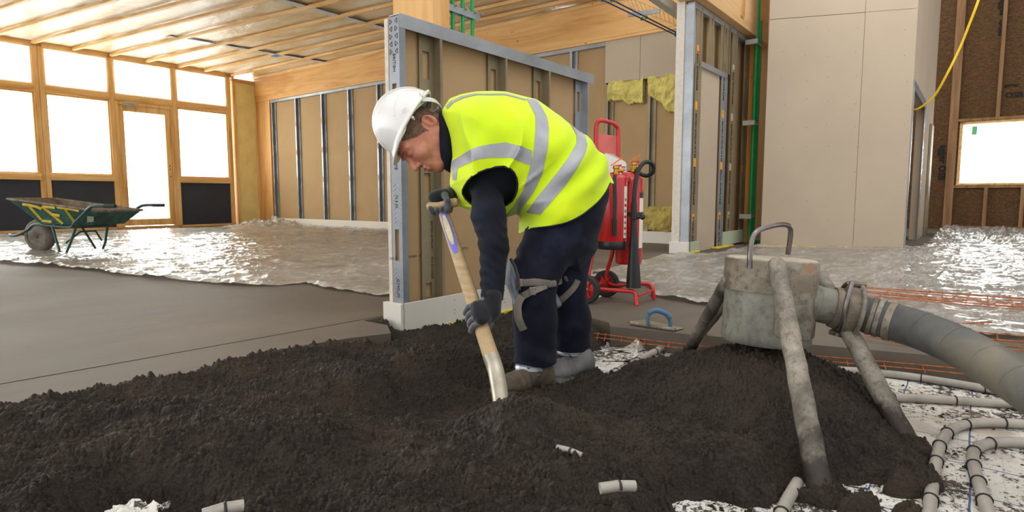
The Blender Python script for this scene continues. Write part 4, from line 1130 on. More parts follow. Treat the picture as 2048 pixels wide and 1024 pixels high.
mb = MB(); mb.tube(spline(hp, 7), .0085, 12); mb.build('handle', MET, pu, True)
# curved wear plate round the outlet side
def curved_plate(a0, a1, z0, z1, r, th, round_=.0):
    n = 16; vs = []; 
    sa = np.array([1., 0, 0]); sa = sa-ax*(sa@ax); sa /= np.linalg.norm(sa); sb = np.cross(ax, sa)
    for rr in (r, r+th):
        for z in (z0, z1):
            for i in range(n+1):
                t = a0+(a1-a0)*i/n; zz = z+((z1-z0)*.12*(abs(2*i/n-1)**6))*(1 if z == z0 else -1); vs.append(db+ax*zz+(sa*cos(t)+sb*sin(t))*rr)
    f = []; N = n+1
    for i in range(n):
        f += [(i, i+1, N+i+1, N+i), (2*N+i, 3*N+i, 3*N+i+1, 2*N+i+1), (i, 2*N+i, 2*N+i+1, i+1), (N+i, N+i+1, 3*N+i+1, 3*N+i)]
    f += [(0, N, 3*N, 2*N), (n, 2*N+n, 3*N+n, N+n)]; m = MB(); m.add(vs, f); return m
curved_plate(radians(-104), radians(-20), DL*.12, DL*.66, R0*.965, .006).build('wear_plate', LEGM, pu, True)
def leg(a_, b_, r0=.026, r1=.030, up=LEGM, ft=None):
    mb = MB(); a_ = np.asarray(a_); b_ = np.asarray(b_); n = 60; pts = []; rs = []
    for i in range(n+1):
        t = i/n; pts.append(a_+(b_-a_)*t+np.array([.001*sin(i*.7), .001*cos(i*.5), 0])); rs.append((r0+(r1-r0)*t)*(1+.02*random.uniform(-1, 1)))
    rs[0] *= .8; mb.tube(pts, rs, 24); return mb.build('leg', LEGD, pu, True, auto=80)
leg(P(1552, 522, 1.90), gp(1646, 1000, -.1)+np.array([0, 0, -.01]))
leg(P(1458, 556, 2.07), gp(1366, 722, -.1), .022, .026)
leg(P(1490, 560, 2.18), gp(1383, 690, -.1), .018, .020)
leg(P(1632, 536, 2.14), gp(1822, 900, -.1), .025, .031)
# outlet stub, coupling
p0 = P(1590, 598, 2.02); p1 = P(1678, 617, 1.985); dd = (p1-p0)/np.linalg.norm(p1-p0)
mb = MB(); L = np.linalg.norm(p1-p0); mb.lathe(p0-dd*.03, dd, [(0, .075), (.03, .068), (.07, .064), (L*.72, .063), (L*.72+.002, .060), (L+.02, .060), (L+.034, .062)], 36); mb.build('outlet_pipe', DRM, pu, True)
mb = MB(); mb.lathe(p0+dd*(L*.84), dd, [(0, .058), (0, .067), (.018, .069), (.02, .058)], 36); mb.build('pipe_collar', DRMR, pu, True)
cq = P(1697, 620, 1.975); hd = dd.copy()
cp = empty('hose_coupling', cq-np.array([0, 0, .08]), 'rusty lever clamp ring joining the thick hose to the pump outlet', 'coupling')
mb = MB(); mb.lathe(cq-hd*.020, hd, [(0, .062), (0, .074), (.006, .079), (.034, .079), (.040, .074), (.040, .062)], 36); mb.build('clamp_ring', DRMR, cp, True)
sdv = np.cross(hd, EZ); sdv /= np.linalg.norm(sdv); upv = np.cross(sdv, hd)
for s in (-.017, .019):
    mb = MB(); mb.tube([cq+hd*s+sdv*.086*cos(t)+upv*.088*sin(t) for t in np.linspace(pi*.52, pi*1.55, 18)] if s < 0 else [cq+hd*s+sdv*.084*cos(t)+upv*.086*sin(t) for t in np.linspace(-pi*.5, pi*1.5, 30)], .007, 8); mb.build('clamp_band', LEGM, cp, True)
mb = MB(); q = [P(1704, 564, 1.89), P(1694, 600, 1.87), P(1686, 640, 1.875), P(1680, 662, 1.90)]; mb.tube(spline(q, 6), .0075, 10); mb.build('lever', MET, cp, True)
mb = MB()
mb.tube([cq-hd*.035-upv*.086-sdv*.01, cq+hd*.035-upv*.090-sdv*.01], .009, 8); mb.build('hinge_pin', DRMR, cp, True)
mb = MB(); mb.tube([cq-hd*.012+upv*.088, cq+hd*.03+upv*.095], .010, 8); mb.build('hinge_pin', DRMR, cp, True)
# hose
def hosem():
    k = NT('pump_hose'); v = k.coord(); n = k.noise(v, 4, 5, .6, .6)
    c = k.ramp(n, [(.3, srgb(62, 62, 62)), (.5, srgb(88, 88, 84)), (.72, srgb(122, 114, 98))])
    k.set('Base Color', c); k.set('Roughness', .62); k.bump(k.noise(v, 30, 4), .2, .004); return k.m
HOSE = hosem()
hs = empty('pump_hose', P(1760, 640, 1.93)-np.array([0, 0, .3]), 'thick dusty rubber hose sweeping from the pump coupling out of the right edge', 'hose')
hpts = [cq+hd*.02, P(1735, 630, 1.955), P(1775, 641, 1.92), P(1840, 660, 1.85), P(1920, 694, 1.74), P(2000, 740, 1.60), P(2080, 792, 1.46), P(2200, 885, 1.28), P(2330, 990, 1.12), P(2500, 1120, 1.0)]
sp = spline(hpts, 8); mb = MB(); mb.tube(sp, [.058]*8+[.060]*(len(sp)-8), 32); mb.build('hose', HOSE, hs, True)
for i, (s, w) in enumerate(((9, 2), (12, 2), (16, 2))):
    mb = MB(); mb.tube(sp[s:s+w+1], [.0625]*(w+1), 32); mb.build('hose_band', DRMR if i != 1 else LEGM, hs, True)
for s in (24, 31, 38, 45):
    mb = MB(); q = sp[s]; d1 = (sp[s+1]-sp[s-1]); d1 /= np.linalg.norm(d1); a_ = np.cross(d1, EZ); a_ /= np.linalg.norm(a_); b_ = np.cross(a_, d1)
    mb.tube([q+(a_*cos(t)+b_*sin(t))*.0603+d1*.02*t/3 for t in np.linspace(0, 2*pi, 24)], .0012, 5); mb.build('wrap_seam', HOSE, hs, True)

# ================================================================== steel float (trowel)
fz = gp(1310, 655, .004)
ft = empty('steel_float', fz, 'steel finishing float with a worn blue handle lying on the slab', 'float trowel')
BLUH = pm('worn_blue_plastic', srgb(66, 112, 150), .5, var=.25, scale=30, col2=srgb(92, 92, 88))
pl = [gp(1255, 643, .004), gp(1352, 661, .004), gp(1368, 657, .004), gp(1290, 640, .004)]
mb = MB(); mb.prism(pl, (0, 0, .002)); mb.build('blade', GALD, ft)
mb = MB(); a_ = gp(1261, 645, .012); b_ = gp(1351, 659, .012); mb.bar(a_, b_, .022, .012, bev=.003); mb.build('spine', LEGM, ft)
Yh = float(gp(1318, 652, .012)[1])
hp = [P(x, y, Yh) for x, y in ((1296, 649), (1296, 632), (1301, 624), (1312, 621), (1325, 624), (1336, 631), (1340, 642), (1341, 655))]
mb = MB(); s_ = spline(hp, 5); n = len(s_); mb.tube(s_, [.009 if (i < 8 or i > n-9) else .0125 for i in range(n)], 12); mb.build('handle', BLUH, ft, True)

# ================================================================== fire extinguisher trolley
RED = pm('red_enamel', srgb(188, 22, 26), .32, var=.08, scale=5, coat=.4)
REDT = pm('red_tube', srgb(196, 32, 34), .35, var=.08, scale=9, coat=.3)
RUB = pm('black_rubber', srgb(44, 42, 42), .65, var=.15)
BRS = pm('brass', srgb(196, 152, 60), .35, metal=.9)
ORG = pm('orange_tag', srgb(240, 110, 32), .5)
WHT = pm('white_plastic', srgb(232, 228, 220), .45, var=.02)
BLKP = pm('black_plastic', srgb(26, 26, 28), .4)
YT = 3.60
tr = empty('extinguisher_trolley', gp(1215, 596, 0), 'red tubular two-wheeled trolley carrying fire extinguishers behind the worker', 'trolley')
def tube_o(pts, r, nm, m, par, n=12, ns=6):
    mb = MB(); mb.tube(spline(pts, ns), r, n); return mb.build(nm, m, par, True)
tube_o([gp(1274, 611, .0), P(1273, 604, 3.46), P(1271, 590, 3.47), P(1264, 583, 3.48), P(1240, 581, 3.52), P(1200, 579, 3.56), P(1180, 577, 3.58), P(1178, 560, 3.58), P(1180, 535, 3.6), P(1193, 454, 3.64), P(1192, 330, 3.66), P(1192, 262, 3.67), P(1195, 246, 3.67), P(1203, 241, 3.67), P(1224, 246, 3.70), P(1233, 252, 3.71), P(1236, 264, 3.72), P(1236, 330, 3.72), P(1232, 440, 3.72), P(1226, 500, 3.72), P(1214, 545, 3.74), P(1215, 562, 3.74), P(1228, 570, 3.72), P(1262, 568, 3.68), P(1293, 567, 3.66), P(1302, 572, 3.65), P(1306, 582, 3.64), P(1308, 598, 3.64)], .0125, 'frame', REDT, tr, 12, 7)
mb = MB(); mb.tube([P(1276, 592, 3.48), P(1307, 580, 3.63)], .006, 8); mb.build('cross_bar', REDT, tr, True)
mb = MB(); mb.tube([P(1176, 577, 3.52), P(1216, 562, 3.74)], .010, 10); mb.build('axle', REDT, tr, True)
mb = MB(); mb.prism([P(1196, 267, 3.675), P(1233, 272, 3.715), P(1233, 345, 3.715), P(1196, 345, 3.675)], (0, .006, 0)); mb.build('back_panel', pm('faded_red_panel', srgb(206, 104, 96), .5), tr)
mb = MB(); mb.prism([P(1210, 306, 3.68), P(1226, 308, 3.68), P(1250, 323, 3.70), P(1253, 328, 3.70), P(1253, 372, 3.70), P(1206, 372, 3.68)], (0, .05, 0)); bx = mb.build('alarm_box', WHT, tr)
mb = MB()
for k_ in range(5): mb.bar(P(1243, 334+k_*6, 3.688), P(1251, 334+k_*6, 3.692), .001, .006)
mb.build('red_lettering_block', RED, bx)
for x, y, Y, r in ((1173, 577, 3.52, .084), (1213, 562, 3.76, .084)):
    c = P(x, y, Y); axd = P(1213, 562, 3.76)-P(1173, 577, 3.52); axd = axd/np.linalg.norm(axd); axd[2] = 0; c[2] = r
    mb = MB(); mb.lathe(c-axd*.018, axd, [(0, r*.66), (0, r*.92), (.006, r), (.030, r), (.036, r*.92), (.036, r*.66)], 36, caps=False); w = mb.build('wheel', RUB, tr, True)
    mb = MB(); mb.lathe(c-axd*.010, axd, [(0, .01), (.0, r*.30), (.006, r*.34), (.008, r*.58), (-.002, r*.62), (-.002, r*.68), (.02, r*.68)], 36)
    for k_ in range(6):
        t = k_*pi/3; s_ = np.cross(axd, EZ); mb.bar(c-axd*.012+(s_*cos(t)+EZ*sin(t))*r*.25, c-axd*.012+(s_*cos(t)+EZ*sin(t))*r*.62, .012, .008, up=axd)
    mb.build('rim', RED, w, True)
    mb = MB(); mb.lathe(c-axd*.022, axd, [(0, .002), (.004, .016), (.018, .018)], 16); mb.build('hub_cap', BRS, w, True)
def exting(x0, x1, yt, yb, Y, label, dome):
    r = (x1-x0)/2*Y/FPX; t = P((x0+x1)/2, yt, Y); b = P((x0+x1)/2, yb, Y); h = t[2]-b[2]; b = np.array([t[0], t[1], b[2]])
    e = empty('fire_extinguisher', b, label, 'fire extinguisher')
    pr = [(0, .01), (0, r*.95), (.01, r)]
    pr += [(h-dome*(1-sin(a_)), r*cos(a_)*.98+.02*r) for a_ in np.linspace(0, pi/2*.92, 9)]+[(h+.004, .02)]
    mb = MB(); mb.lathe(b, EZ, pr, 40); mb.build('cylinder', RED, e, True)
    return e, b, t, r, h
ea, b, t, r, h = exting(1197, 1255, 347, 490, 3.55, 'red fire extinguisher with black foot ring, nearer one on the trolley behind the worker', .035)
mb = MB(); mb.lathe(b-EZ*.022, EZ, [(0, .03), (0, r*.98), (.004, r*1.01), (.045, r*1.015), (.05, r*.98)], 40); mb.build('foot_ring', BLKP, ea, True)
mb = MB(); mb.lathe(b+EZ*(h-.05), EZ, [(0, r*1.0), (.0, r*1.008), (.008, r*1.008), (.008, r*.98)], 40); mb.build('weld_band', REDT, ea, True)
def valve(e, q, ang=1):
    mb = MB(); mb.lathe(q, EZ, [(0, .02), (.02, .02), (.022, .014), (.04, .014), (.044, .02), (.056, .018)], 14); mb.tube([q+EZ*.03, q+EZ*.03+np.array([.04, -.01, 0])], .011, 10); mb.build('valve', BRS, e, True)
    mb = MB(); mb.bar(q+EZ*.06+np.array([-.03, 0, 0]), q+EZ*.085+np.array([.035, 0, .02]), .016, .006); mb.build('safety_tag', ORG, e)
    mb = MB(); mb.bar(q+EZ*.055+np.array([-.015, 0, 0]), q+EZ*.06+np.array([.03, 0, 0]), .02, .012); mb.build('lever', RED, e)
valve(ea, P(1232, 352, 3.55))
tube_o([P(1230, 350, 3.44), P(1229, 362, 3.43), P(1230, 400, 3.43), P(1229, 440, 3.43)], .0105, 'hose', RUB, ea)
tube_o([P(1229, 438, 3.43), P(1229, 472, 3.435)], .0145, 'nozzle', BLKP, ea)
lab = pm('instruction_label', srgb(228, 222, 206), .5, var=.05)
def wraplabel(e, b, r, a0, a1, z0, z1, m, nm='label'):
    vs = []; n = 8
    for z in (z0, z1):
        for i in range(n+1):
            t_ = a0+(a1-a0)*i/n; vs.append(b+np.array([cos(t_), sin(t_), 0])*(r*1.006)+EZ*z)
    fs = [(i, i+1, n+2+i, n+1+i) for i in range(n)]; mb = MB(); mb.add(vs, fs); return mb.build(nm, m, e, True)
l_ = wraplabel(ea, b, r, radians(-50), radians(-25), .045, h-.075, lab)
for k_ in range(7): wraplabel(ea, b, r*1.003, radians(-47), radians(-30), .06+k_*.033, .075+k_*.033, RED if k_ % 2 else pm('label_grey_%d' % k_, srgb(150, 140, 130), .6), 'label_block')
eb, b, t, r, h = exting(1234, 1287, 343, 527, 3.70, 'red gas fire extinguisher with domed shoulder and black horn, further one on the trolley', .075)
valve(eb, P(1268, 344, 3.68))
mb = MB(); mb.lathe(P(1254, 360, 3.62), np.array([0, -1, 0]), [(0, .018), (.02, .02), (.03, .014)], 14); mb.build('pressure_cap', RED, eb, True)
tube_o([P(1272, 341, 3.66), P(1284, 349, 3.6), P(1296, 351, 3.58), P(1306, 344, 3.56), P(1307, 332, 3.55), P(1300, 325, 3.54), P(1289, 325, 3.53), P(1279, 336, 3.52), P(1273, 356, 3.51), P(1269, 385, 3.5), P(1268, 410, 3.5)], .0125, 'hose', BLKP, eb, 12, 8)
mb = MB(); mb.lathe(P(1268, 405, 3.5), P(1267, 575, 3.5)-P(1268, 405, 3.5), [(0, .014), (0, .016), (.08, .017), (.082, .021), (.095, .021), (.1, .016), (.14, .018), (.46, .042), (.493, .044), (.493, .03)], 24); mb.build('horn', BLKP, eb, True)
mb = MB(); mb.tube([P(1272, 436, 3.5), P(1281, 434, 3.49), P(1285, 437, 3.48)], .010, 8); mb.ball(P(1285, 434, 3.49), .017, 10); mb.build('hand_grip', BLKP, eb, True)
mb = MB(); mb.lathe(b+EZ*(h*.52), EZ, [(0, r*1.0), (0, r*1.02), (.025, r*1.02), (.025, r*1.0)], 40); mb.build('retaining_band', BLKP, eb, True)
wraplabel(eb, b, r, radians(-55), radians(-20), .10, h-.16, lab); wraplabel(eb, b, r*1.002, radians(-55), radians(-20), h-.16, h-.125, BLKP, 'label_block')

# ================================================================== wheelbarrow
GRNP = patina('green_barrow_paint', srgb(38, 84, 74), srgb(26, 52, 50), srgb(70, 112, 98), sc=6)
GRNT = pm('green_tube_paint', srgb(34, 78, 68), .45, var=.15, scale=10)
TRI = patina('rusty_cement_tray', srgb(126, 112, 96), srgb(88, 72, 58), srgb(150, 138, 122), True, 4)
YELP = pm('yellow_spray_paint', srgb(214, 184, 40), .6, var=.12, scale=20)
TYR = pm('dusty_tyre', srgb(112, 106, 98), .8, var=.15, scale=10)
w0 = gp(83, 503, 0); AXS = np.array([.985, -.174, 0]); AXT = np.array([.174, .985, 0])
def L3(s, t, z): return w0+AXS*s+AXT*t+EZ*z
wb = empty('wheelbarrow', w0, 'muddy green builder\'s wheelbarrow with yellow painted letters, standing near the windows', 'wheelbarrow')
c = L3(0, 0, .185); mb = MB(); mb.lathe(c-AXT*.05, AXT, [(0, .125), (.0, .155), (.015, .178), (.035, .187), (.065, .187), (.085, .178), (.10, .155), (.10, .125)], 40, caps=False); wh = mb.build('wheel', TYR, wb, True)
mb = MB(); mb.lathe(c-AXT*.045, AXT, [(0, .13), (.015, .118), (.03, .06), (.0, .03), (-.01, .02), (-.01, .002)], 30); mb.lathe(c+AXT*.045, -AXT, [(0, .13), (.015, .118), (.03, .06), (.0, .03), (-.01, .02), (-.01, .002)], 30); mb.build('rim', patina('grey_rim', srgb(120, 112, 102), srgb(80, 72, 64), srgb(146, 138, 128)), wh, True)
for sgn in (-1, 1):
    pts = [L3(-.33, sgn*.03, .20), L3(-.30, sgn*.10, .19), L3(-.16, sgn*.135, .195), L3(0, sgn*.14, .26), L3(.10, sgn*.15, .315), L3(.30, sgn*.17, .31), L3(.62, sgn*.21, .295), L3(.74, sgn*.265, .345), L3(.90, sgn*.318, .43), L3(1.02, sgn*.34, .51), L3(1.10, sgn*.345, .53), L3(1.30, sgn*.345, .53)]
    tube_o(pts, .0165, 'handle_tube', GRNT, wb, 10, 5)
    mb = MB(); mb.tube([L3(1.2, sgn*.345, .53), L3(1.34, sgn*.345, .53)], .020, 10); mb.build('grip', RUB, wb, True)
    lg = [L3(.36, sgn*.18, .31), L3(.50, sgn*.235, .012), L3(.58, sgn*.24, .006), L3(.63, sgn*.235, .10), L3(.70, sgn*.21, .30)]
    mb = MB(); mb.tube([lg[0], lg[1]+(lg[0]-lg[1])*.02, lg[1], lg[2], lg[3], lg[4]], .013, 8); mb.build('leg', GRNT, wb, True)
mb = MB(); mb.tube([L3(.58, -.235, .12), L3(.64, -.1, .24), L3(.64, .1, .24), L3(.58, .235, .12)], .010, 8); mb.build('leg_brace', GRNT, wb, True)
# tray: shell with thickness
top = [L3(-.07, -.29, .605), L3(1.08, -.31, .475), L3(1.08, .31, .475), L3(-.07, .29, .605)]
bot = [L3(.24, -.19, .325), L3(.92, -.21, .320), L3(.92, .21, .320), L3(.24, .19, .325)]
cen = sum(top+bot)/8; tin = [q+(cen-q)*.03+EZ*.01 for q in top]; bin_ = [q+(cen-q)*.05+EZ*.012 for q in bot]
mb = MB(); mb.add(top+bot, [(0, 1, 5, 4), (1, 2, 6, 5), (2, 3, 7, 6), (3, 0, 4, 7), (4, 5, 6, 7)]); tray = mb.build('tray', GRNP, wb)
mb = MB(); mb.add(tin+bin_, [(0, 1, 5, 4), (1, 2, 6, 5), (2, 3, 7, 6), (3, 0, 4, 7), (4, 5, 6, 7)]); mb.build('tray_inside', TRI, wb)
mb = MB()
for i in range(4): mb.tube([top[i], top[(i+1) % 4]], .013, 8)
mb.ball(top[0], .0135); mb.ball(top[1], .0135); mb.ball(top[2], .0135); mb.ball(top[3], .0135)
mb.build('rolled_rim', LEGM, wb, True)
# hand-painted letters on the near side
def sidept(a_, b_):      # a along, b up on the near tray face
    tt = top[0]*(1-a_)+top[1]*a_; bb = bot[0]*(1-a_)+bot[1]*a_; return bb*(1-b_)+tt*b_-AXT*.003-EZ*.001
def stroke(pts, w=.0145):
    mb = MB(); mb.tube([sidept(*p) for p in pts], w, 6, flat=.25, up=EZ); return mb
for ch in ([[(.12, .84), (.20, .84), (.28, .80), (.32, .72)], [(.19, .84), (.12, .20)], [(.10, .16), (.26, .12)]], [[(.36, .86), (.40, .45), (.44, .05)], [(.37, .86), (.52, .88)], [(.38, .50), (.50, .46)]], [[(.55, .93), (.70, .92), (.80, .88)], [(.64, .92), (.66, .5), (.68, .10)]]):
    m = MB()
    for st_ in ch:
        q = stroke(st_); m.add(q.v, q.f)
    m.build('painted_letter', YELP, tray, True)
mb = MB(); mb.prism([sidept(.90, .20)-AXT*.01, sidept(1.0, .25)-AXT*.01, sidept(.99, .6)-AXT*.01, sidept(.90, .62)-AXT*.01], AXT*.004); mb.build('worn_sticker', pm('worn_sticker', srgb(176, 170, 160), .6, var=.3, scale=50), tray)

# ================================================================== the worker
from mathutils.bvhtree import BVHTree
Y0 = 2.34
def M(x, y, dy=0.0): return P(x, y, Y0+dy)
def plane2(pts, Y): return [(P(x, y, Y)[0], P(x, y, Y)[2]) for x, y in pts]
SKIN = None
def skinm():
    k = NT('skin'); v = k.coord(); n = k.noise(v, 22, 5, .6); n2 = k.noise(v, 9, 3)
    c = k.ramp(n, [(.3, srgb(160, 98, 76)), (.5, srgb(188, 124, 98)), (.72, srgb(204, 142, 114))])
    c = k.mix(k.ramp(n2, [(.5, (0, 0, 0)), (.7, (.4,)*3)]), c, srgb(178, 96, 80))
    k.set('Base Color', c); k.set('Roughness', .48); k.set('Subsurface Weight', .08); k.set('Subsurface Radius', (.01, .004, .002)); k.set('Subsurface Scale', .5)
    k.bump(k.noise(v, 320, 3), .15, .001); return k.m
SKIN = skinm()
def clothm(name, a, b, c_, weave=420, sc=6, rough=.85, fuzz=.25):
    k = NT(name); v = k.coord(); n = k.noise(v, sc, 6, .65)
    k.set('Base Color', k.ramp(n, [(.3, a), (.5, b), (.74, c_)])); k.set('Roughness', rough); k.set('Specular IOR Level', .2)
    k.set('Sheen Weight', fuzz); k.bump(k.noise(v, weave, 3), .25, .002); return k.m
NAVY = clothm('navy_trouser_cloth', srgb(13, 15, 25), srgb(19, 22, 37), srgb(38, 44, 64), fuzz=.04)
FLEECE = clothm('navy_fleece', srgb(11, 13, 20), srgb(16, 20, 30), srgb(27, 34, 48), 200, fuzz=.05)
def vestm():
    k = NT('fluorescent_yellow'); v = k.coord(); n = k.noise(v, 5, 4)
    k.set('Base Color', k.ramp(n, [(.3, srgb(206, 240, 10)), (.6, srgb(224, 252, 20)), (.8, srgb(236, 250, 24))]))
    k.set('Roughness', .6); k.set('Specular IOR Level', .3); k.set('Sheen Weight', .2)
    tr = k.n('ShaderNodeBsdfTranslucent'); tr.inputs[0].default_value = srgb(214, 250, 20); m = k.n('ShaderNodeMixShader'); m.inputs[0].default_value = .12
    k.t.links.new(k.b.outputs[0], m.inputs[1]); k.t.links.new(tr.outputs[0], m.inputs[2]); k.t.links.new(m.outputs[0], k.out.inputs[0])
    k.bump(k.noise(v, 500, 2), .12, .001); return k.m
HIVIS = vestm()
REFL = pm('reflective_tape', srgb(160, 162, 168), .42, metal=.15, var=.05, scale=20, bump=.1, bscale=500)
PIPN = pm('black_piping', srgb(20, 20, 26), .7)
HELM = pm('white_helmet_shell', srgb(224, 222, 220), .2, var=.015, scale=4, coat=.5)
HARN = pm('helmet_harness', srgb(206, 204, 198), .5)
GLV_D = clothm('black_glove_knit', srgb(16, 16, 20), srgb(24, 24, 28), srgb(36, 36, 42), 160)
GLV_G = clothm('grey_glove_coating', srgb(62, 64, 70), srgb(84, 86, 92), srgb(108, 108, 112), 90, rough=.6)
PADG = clothm('grey_knee_pad', srgb(86, 92, 102), srgb(112, 120, 132), srgb(136, 142, 152), 90, rough=.7)
PADD = clothm('dark_pad_edge', srgb(48, 46, 46), srgb(62, 58, 56), srgb(80, 74, 70), 90)
STRAP = clothm('dusty_strap', srgb(84, 80, 74), srgb(112, 106, 96), srgb(138, 130, 116), 200)
BOOTN = pm('muddy_brown_boot', srgb(92, 82, 68), .8, var=.25, scale=14, bump=.4, bscale=80, col2=srgb(52, 44, 38))
BOOTF = pm('dusty_grey_boot', srgb(112, 112, 112), .8, var=.2, scale=12, bump=.4, bscale=80, col2=srgb(78, 76, 74))
WRAP = pm('clear_plastic_wrap', srgb(176, 182, 190), .18, var=.3, scale=30, bump=.7, bscale=30, spec=.9)

worker = empty('person', (M(1090, 760)[0], 2.3, -.085), 'man in white hard hat and yellow hi-vis vest bending left to shovel the screed', 'person')

yaw = radians(16)
fw_ = np.array([-.48, 0, -.88]); fw_ /= np.linalg.norm(fw_); up_ = np.array([-fw_[2]*-1, 0, .48]); up_ = np.array([-.88, 0, .48]); up_ /= np.linalg.norm(up_)
HF = fw_*cos(yaw)+np.array([0, -1, 0])*sin(yaw); HS = np.array([0, 1, 0])*cos(yaw)+fw_*sin(yaw); HU = up_
HO = M(862, 257); HSC = 1.0
def tolocal(p): q = (p-HO)/HSC; return np.stack([q@HF, q@HS, q@HU], -1)
def headsdf(p):
    q = tolocal(p)
    a = ell(q, (.046, 0, .05), (.103, .078, .098))
    a = smin(a, ell(q, (.085, 0, -.02), (.062, .060, .075)), .03)
    a = smin(a, ell(q, (.03, 0, -.01), (.07, .070, .06)), .03)
    for s in (-1, 1):
        a = smin(a, cap(q, (.012, s*.060, -.040), (.100, s*.022, -.095), .016, .017), .03)
        a = smin(a, ell(q, (.108, s*.040, -.022), (.026, .024, .024)), .022)
        a = smin(a, cap(q, (.146, s*.010, .034), (.124, s*.050, .034), .010, .009), .014)
    a = smin(a, ell(q, (.118, 0, -.098), (.022, .026, .020)), .02)
    a = smin(a, ell(q, (.128, 0, -.062), (.020, .030, .024)), .018)
    for s in (-1, 1): a = -smin(-a, ell(q, (.157, s*.033, .012), (.018, .020, .014)), .012)
    a = smin(a, cap(q, (.146, 0, .022), (.166, 0, -.026), .0075, .0115), .010)
    for s in (-1, 1):
        a = smin(a, ell(q, (.153, s*.013, -.031), (.011, .008, .008)), .006)
        a = -smin(-a, ell(q, (.156, s*.007, -.0405), (.005, .004, .004)), .003)
        a = smin(a, ell(q, (.132, s*.033, .013), (.0135, .0155, .0125)), .004)        # lidded eye
        a = -smin(-a, cap(q, (.1475, s*.022, .0035), (.141, s*.045, .0035), .0012, .0012), .003)  # lash line
    a = smin(a, cap(q, (.150, -.016, -.056), (.150, .016, -.056), .0055, .0055), .006)
    a = smin(a, cap(q, (.146, -.014, -.069), (.146, .014, -.069), .0062, .0062), .006)
    a = -smin(-a, cap(q, (.154, -.020, -.0625), (.154, .020, -.0625), .0028, .0028), .003)
    # ears
    for s in (-1, 1):
        e = q.copy(); e = e-np.array([.004, s*.082, .004]); t = .22; ex = e[..., 0]*cos(t)-e[..., 2]*sin(t); ez = e[..., 0]*sin(t)+e[..., 2]*cos(t); ey = e[..., 1]*s-(-ex*.45)
        E_ = np.stack([ex, ey, ez], -1)
        o = ell(E_, (0, 0, 0), (.019, .010, .032)); o = -smin(-o, ell(E_, (-.001, .010, .010), (.010, .010, .016)), .003); o = -smin(-o, ell(E_, (.004, .011, -.006), (.008, .012, .011)), .003)
        o = smin(o, ell(E_, (.012, .002, -.002), (.005, .006, .007)), .005)
        a = smin(a, o, .006)
    return a*HSC
NK0 = HO-HU*.03-HF*.015; NK1 = M(925, 275, .0)
TP = [(886, 225), (903, 203), (925, 192), (955, 187), (1010, 190), (1070, 206), (1120, 234), (1170, 274), (1203, 310), (1217, 345), (1220, 385), (1205, 440), (1172, 490), (1110, 505), (1052, 485), (1042, 470), (1046, 432), (1036, 420), (1010, 429), (985, 429), (947, 424), (924, 402), (902, 372), (901, 345), (905, 318), (899, 285), (890, 255)]
TP2 = np.array(plane2(TP, Y0-.02))
xs_ = [P(880, 300, Y0)[0], P(960, 300, Y0)[0], P(1080, 300, Y0)[0], P(1160, 300, Y0)[0], P(1230, 300, Y0)[0]]
def torso(p, off=0.0, Rr=.17, wo=0.0):
    d = polysd(p[..., 0], p[..., 2], TP2)+off
    Wd = np.interp(p[..., 0], xs_, [.135, .205, .195, .178, .165])+wo-off
    t = 1-np.clip(-d/Rr, None, 1); yy = (p[..., 1]-Y0)/Wd
    return (np.sqrt(t*t+yy*yy)-1)*Rr*.8
def armN(p, g=0.0):
    a = cap(p, P(972, 368, 2.235), P(978, 432, 2.15), .058+g, .058+g); a = smin(a, cap(p, P(978, 432, 2.15), P(988, 495, 2.10), .058+g, .050+g), .02)
    return smin(a, cap(p, P(988, 495, 2.10), P(984, 596, 2.04), .050+g, .038+g), .015)
def armF(p, g=0.0):
    return smin(cap(p, P(950, 330, 2.46), P(925, 385, 2.42), .05+g, .045+g), cap(p, P(925, 385, 2.42), P(897, 392, 2.32), .045+g, .033+g), .02)
def legN(p, g=0.0):
    a = cap(p, P(1135, 420, 2.27), P(1066, 556, 2.21), .128+g, .086+g, .8)
    a = smin(a, cap(p, P(1066, 556, 2.21), P(1070, 640, 2.24), .086+g, .080+g), .03); return smin(a, cap(p, P(1070, 640, 2.24), P(1068, 745, 2.24), .080+g, .082+g), .03)
def legF(p, g=0.0):
    a = cap(p, P(1150, 420, 2.42), P(1128, 560, 2.38), .118+g, .082+g, .8)
    a = smin(a, cap(p, P(1128, 560, 2.38), P(1140, 640, 2.40), .080+g, .075+g), .03); return smin(a, cap(p, P(1140, 640, 2.40), P(1146, 715, 2.41), .075+g, .072+g), .03)
def bodysdf(p):
    a = headsdf(p)
    a = smin(a, cap(p, NK0, NK1, .056, .062), .02)
    a = smin(a, torso(p, .03), .02)
    for f, g in ((armN, -.016), (armF, -.012)): a = smin(a, f(p, g), .015)
    for f in (legN, legF): a = smin(a, f(p, -.035), .015)
    return a
V, F = surfnet(bodysdf, M(735, 160, -.3), M(1240, 800, .3)+np.array([0, .05, 0])*0+np.array([0, 0, 0]), .0032) if False else surfnet(bodysdf, (-.62, 1.92, -.08), (.46, 2.66, 1.10), .0032)
V = relax(V, F, 1, .4)
body = link_mesh('body', V, F, SKIN, worker)
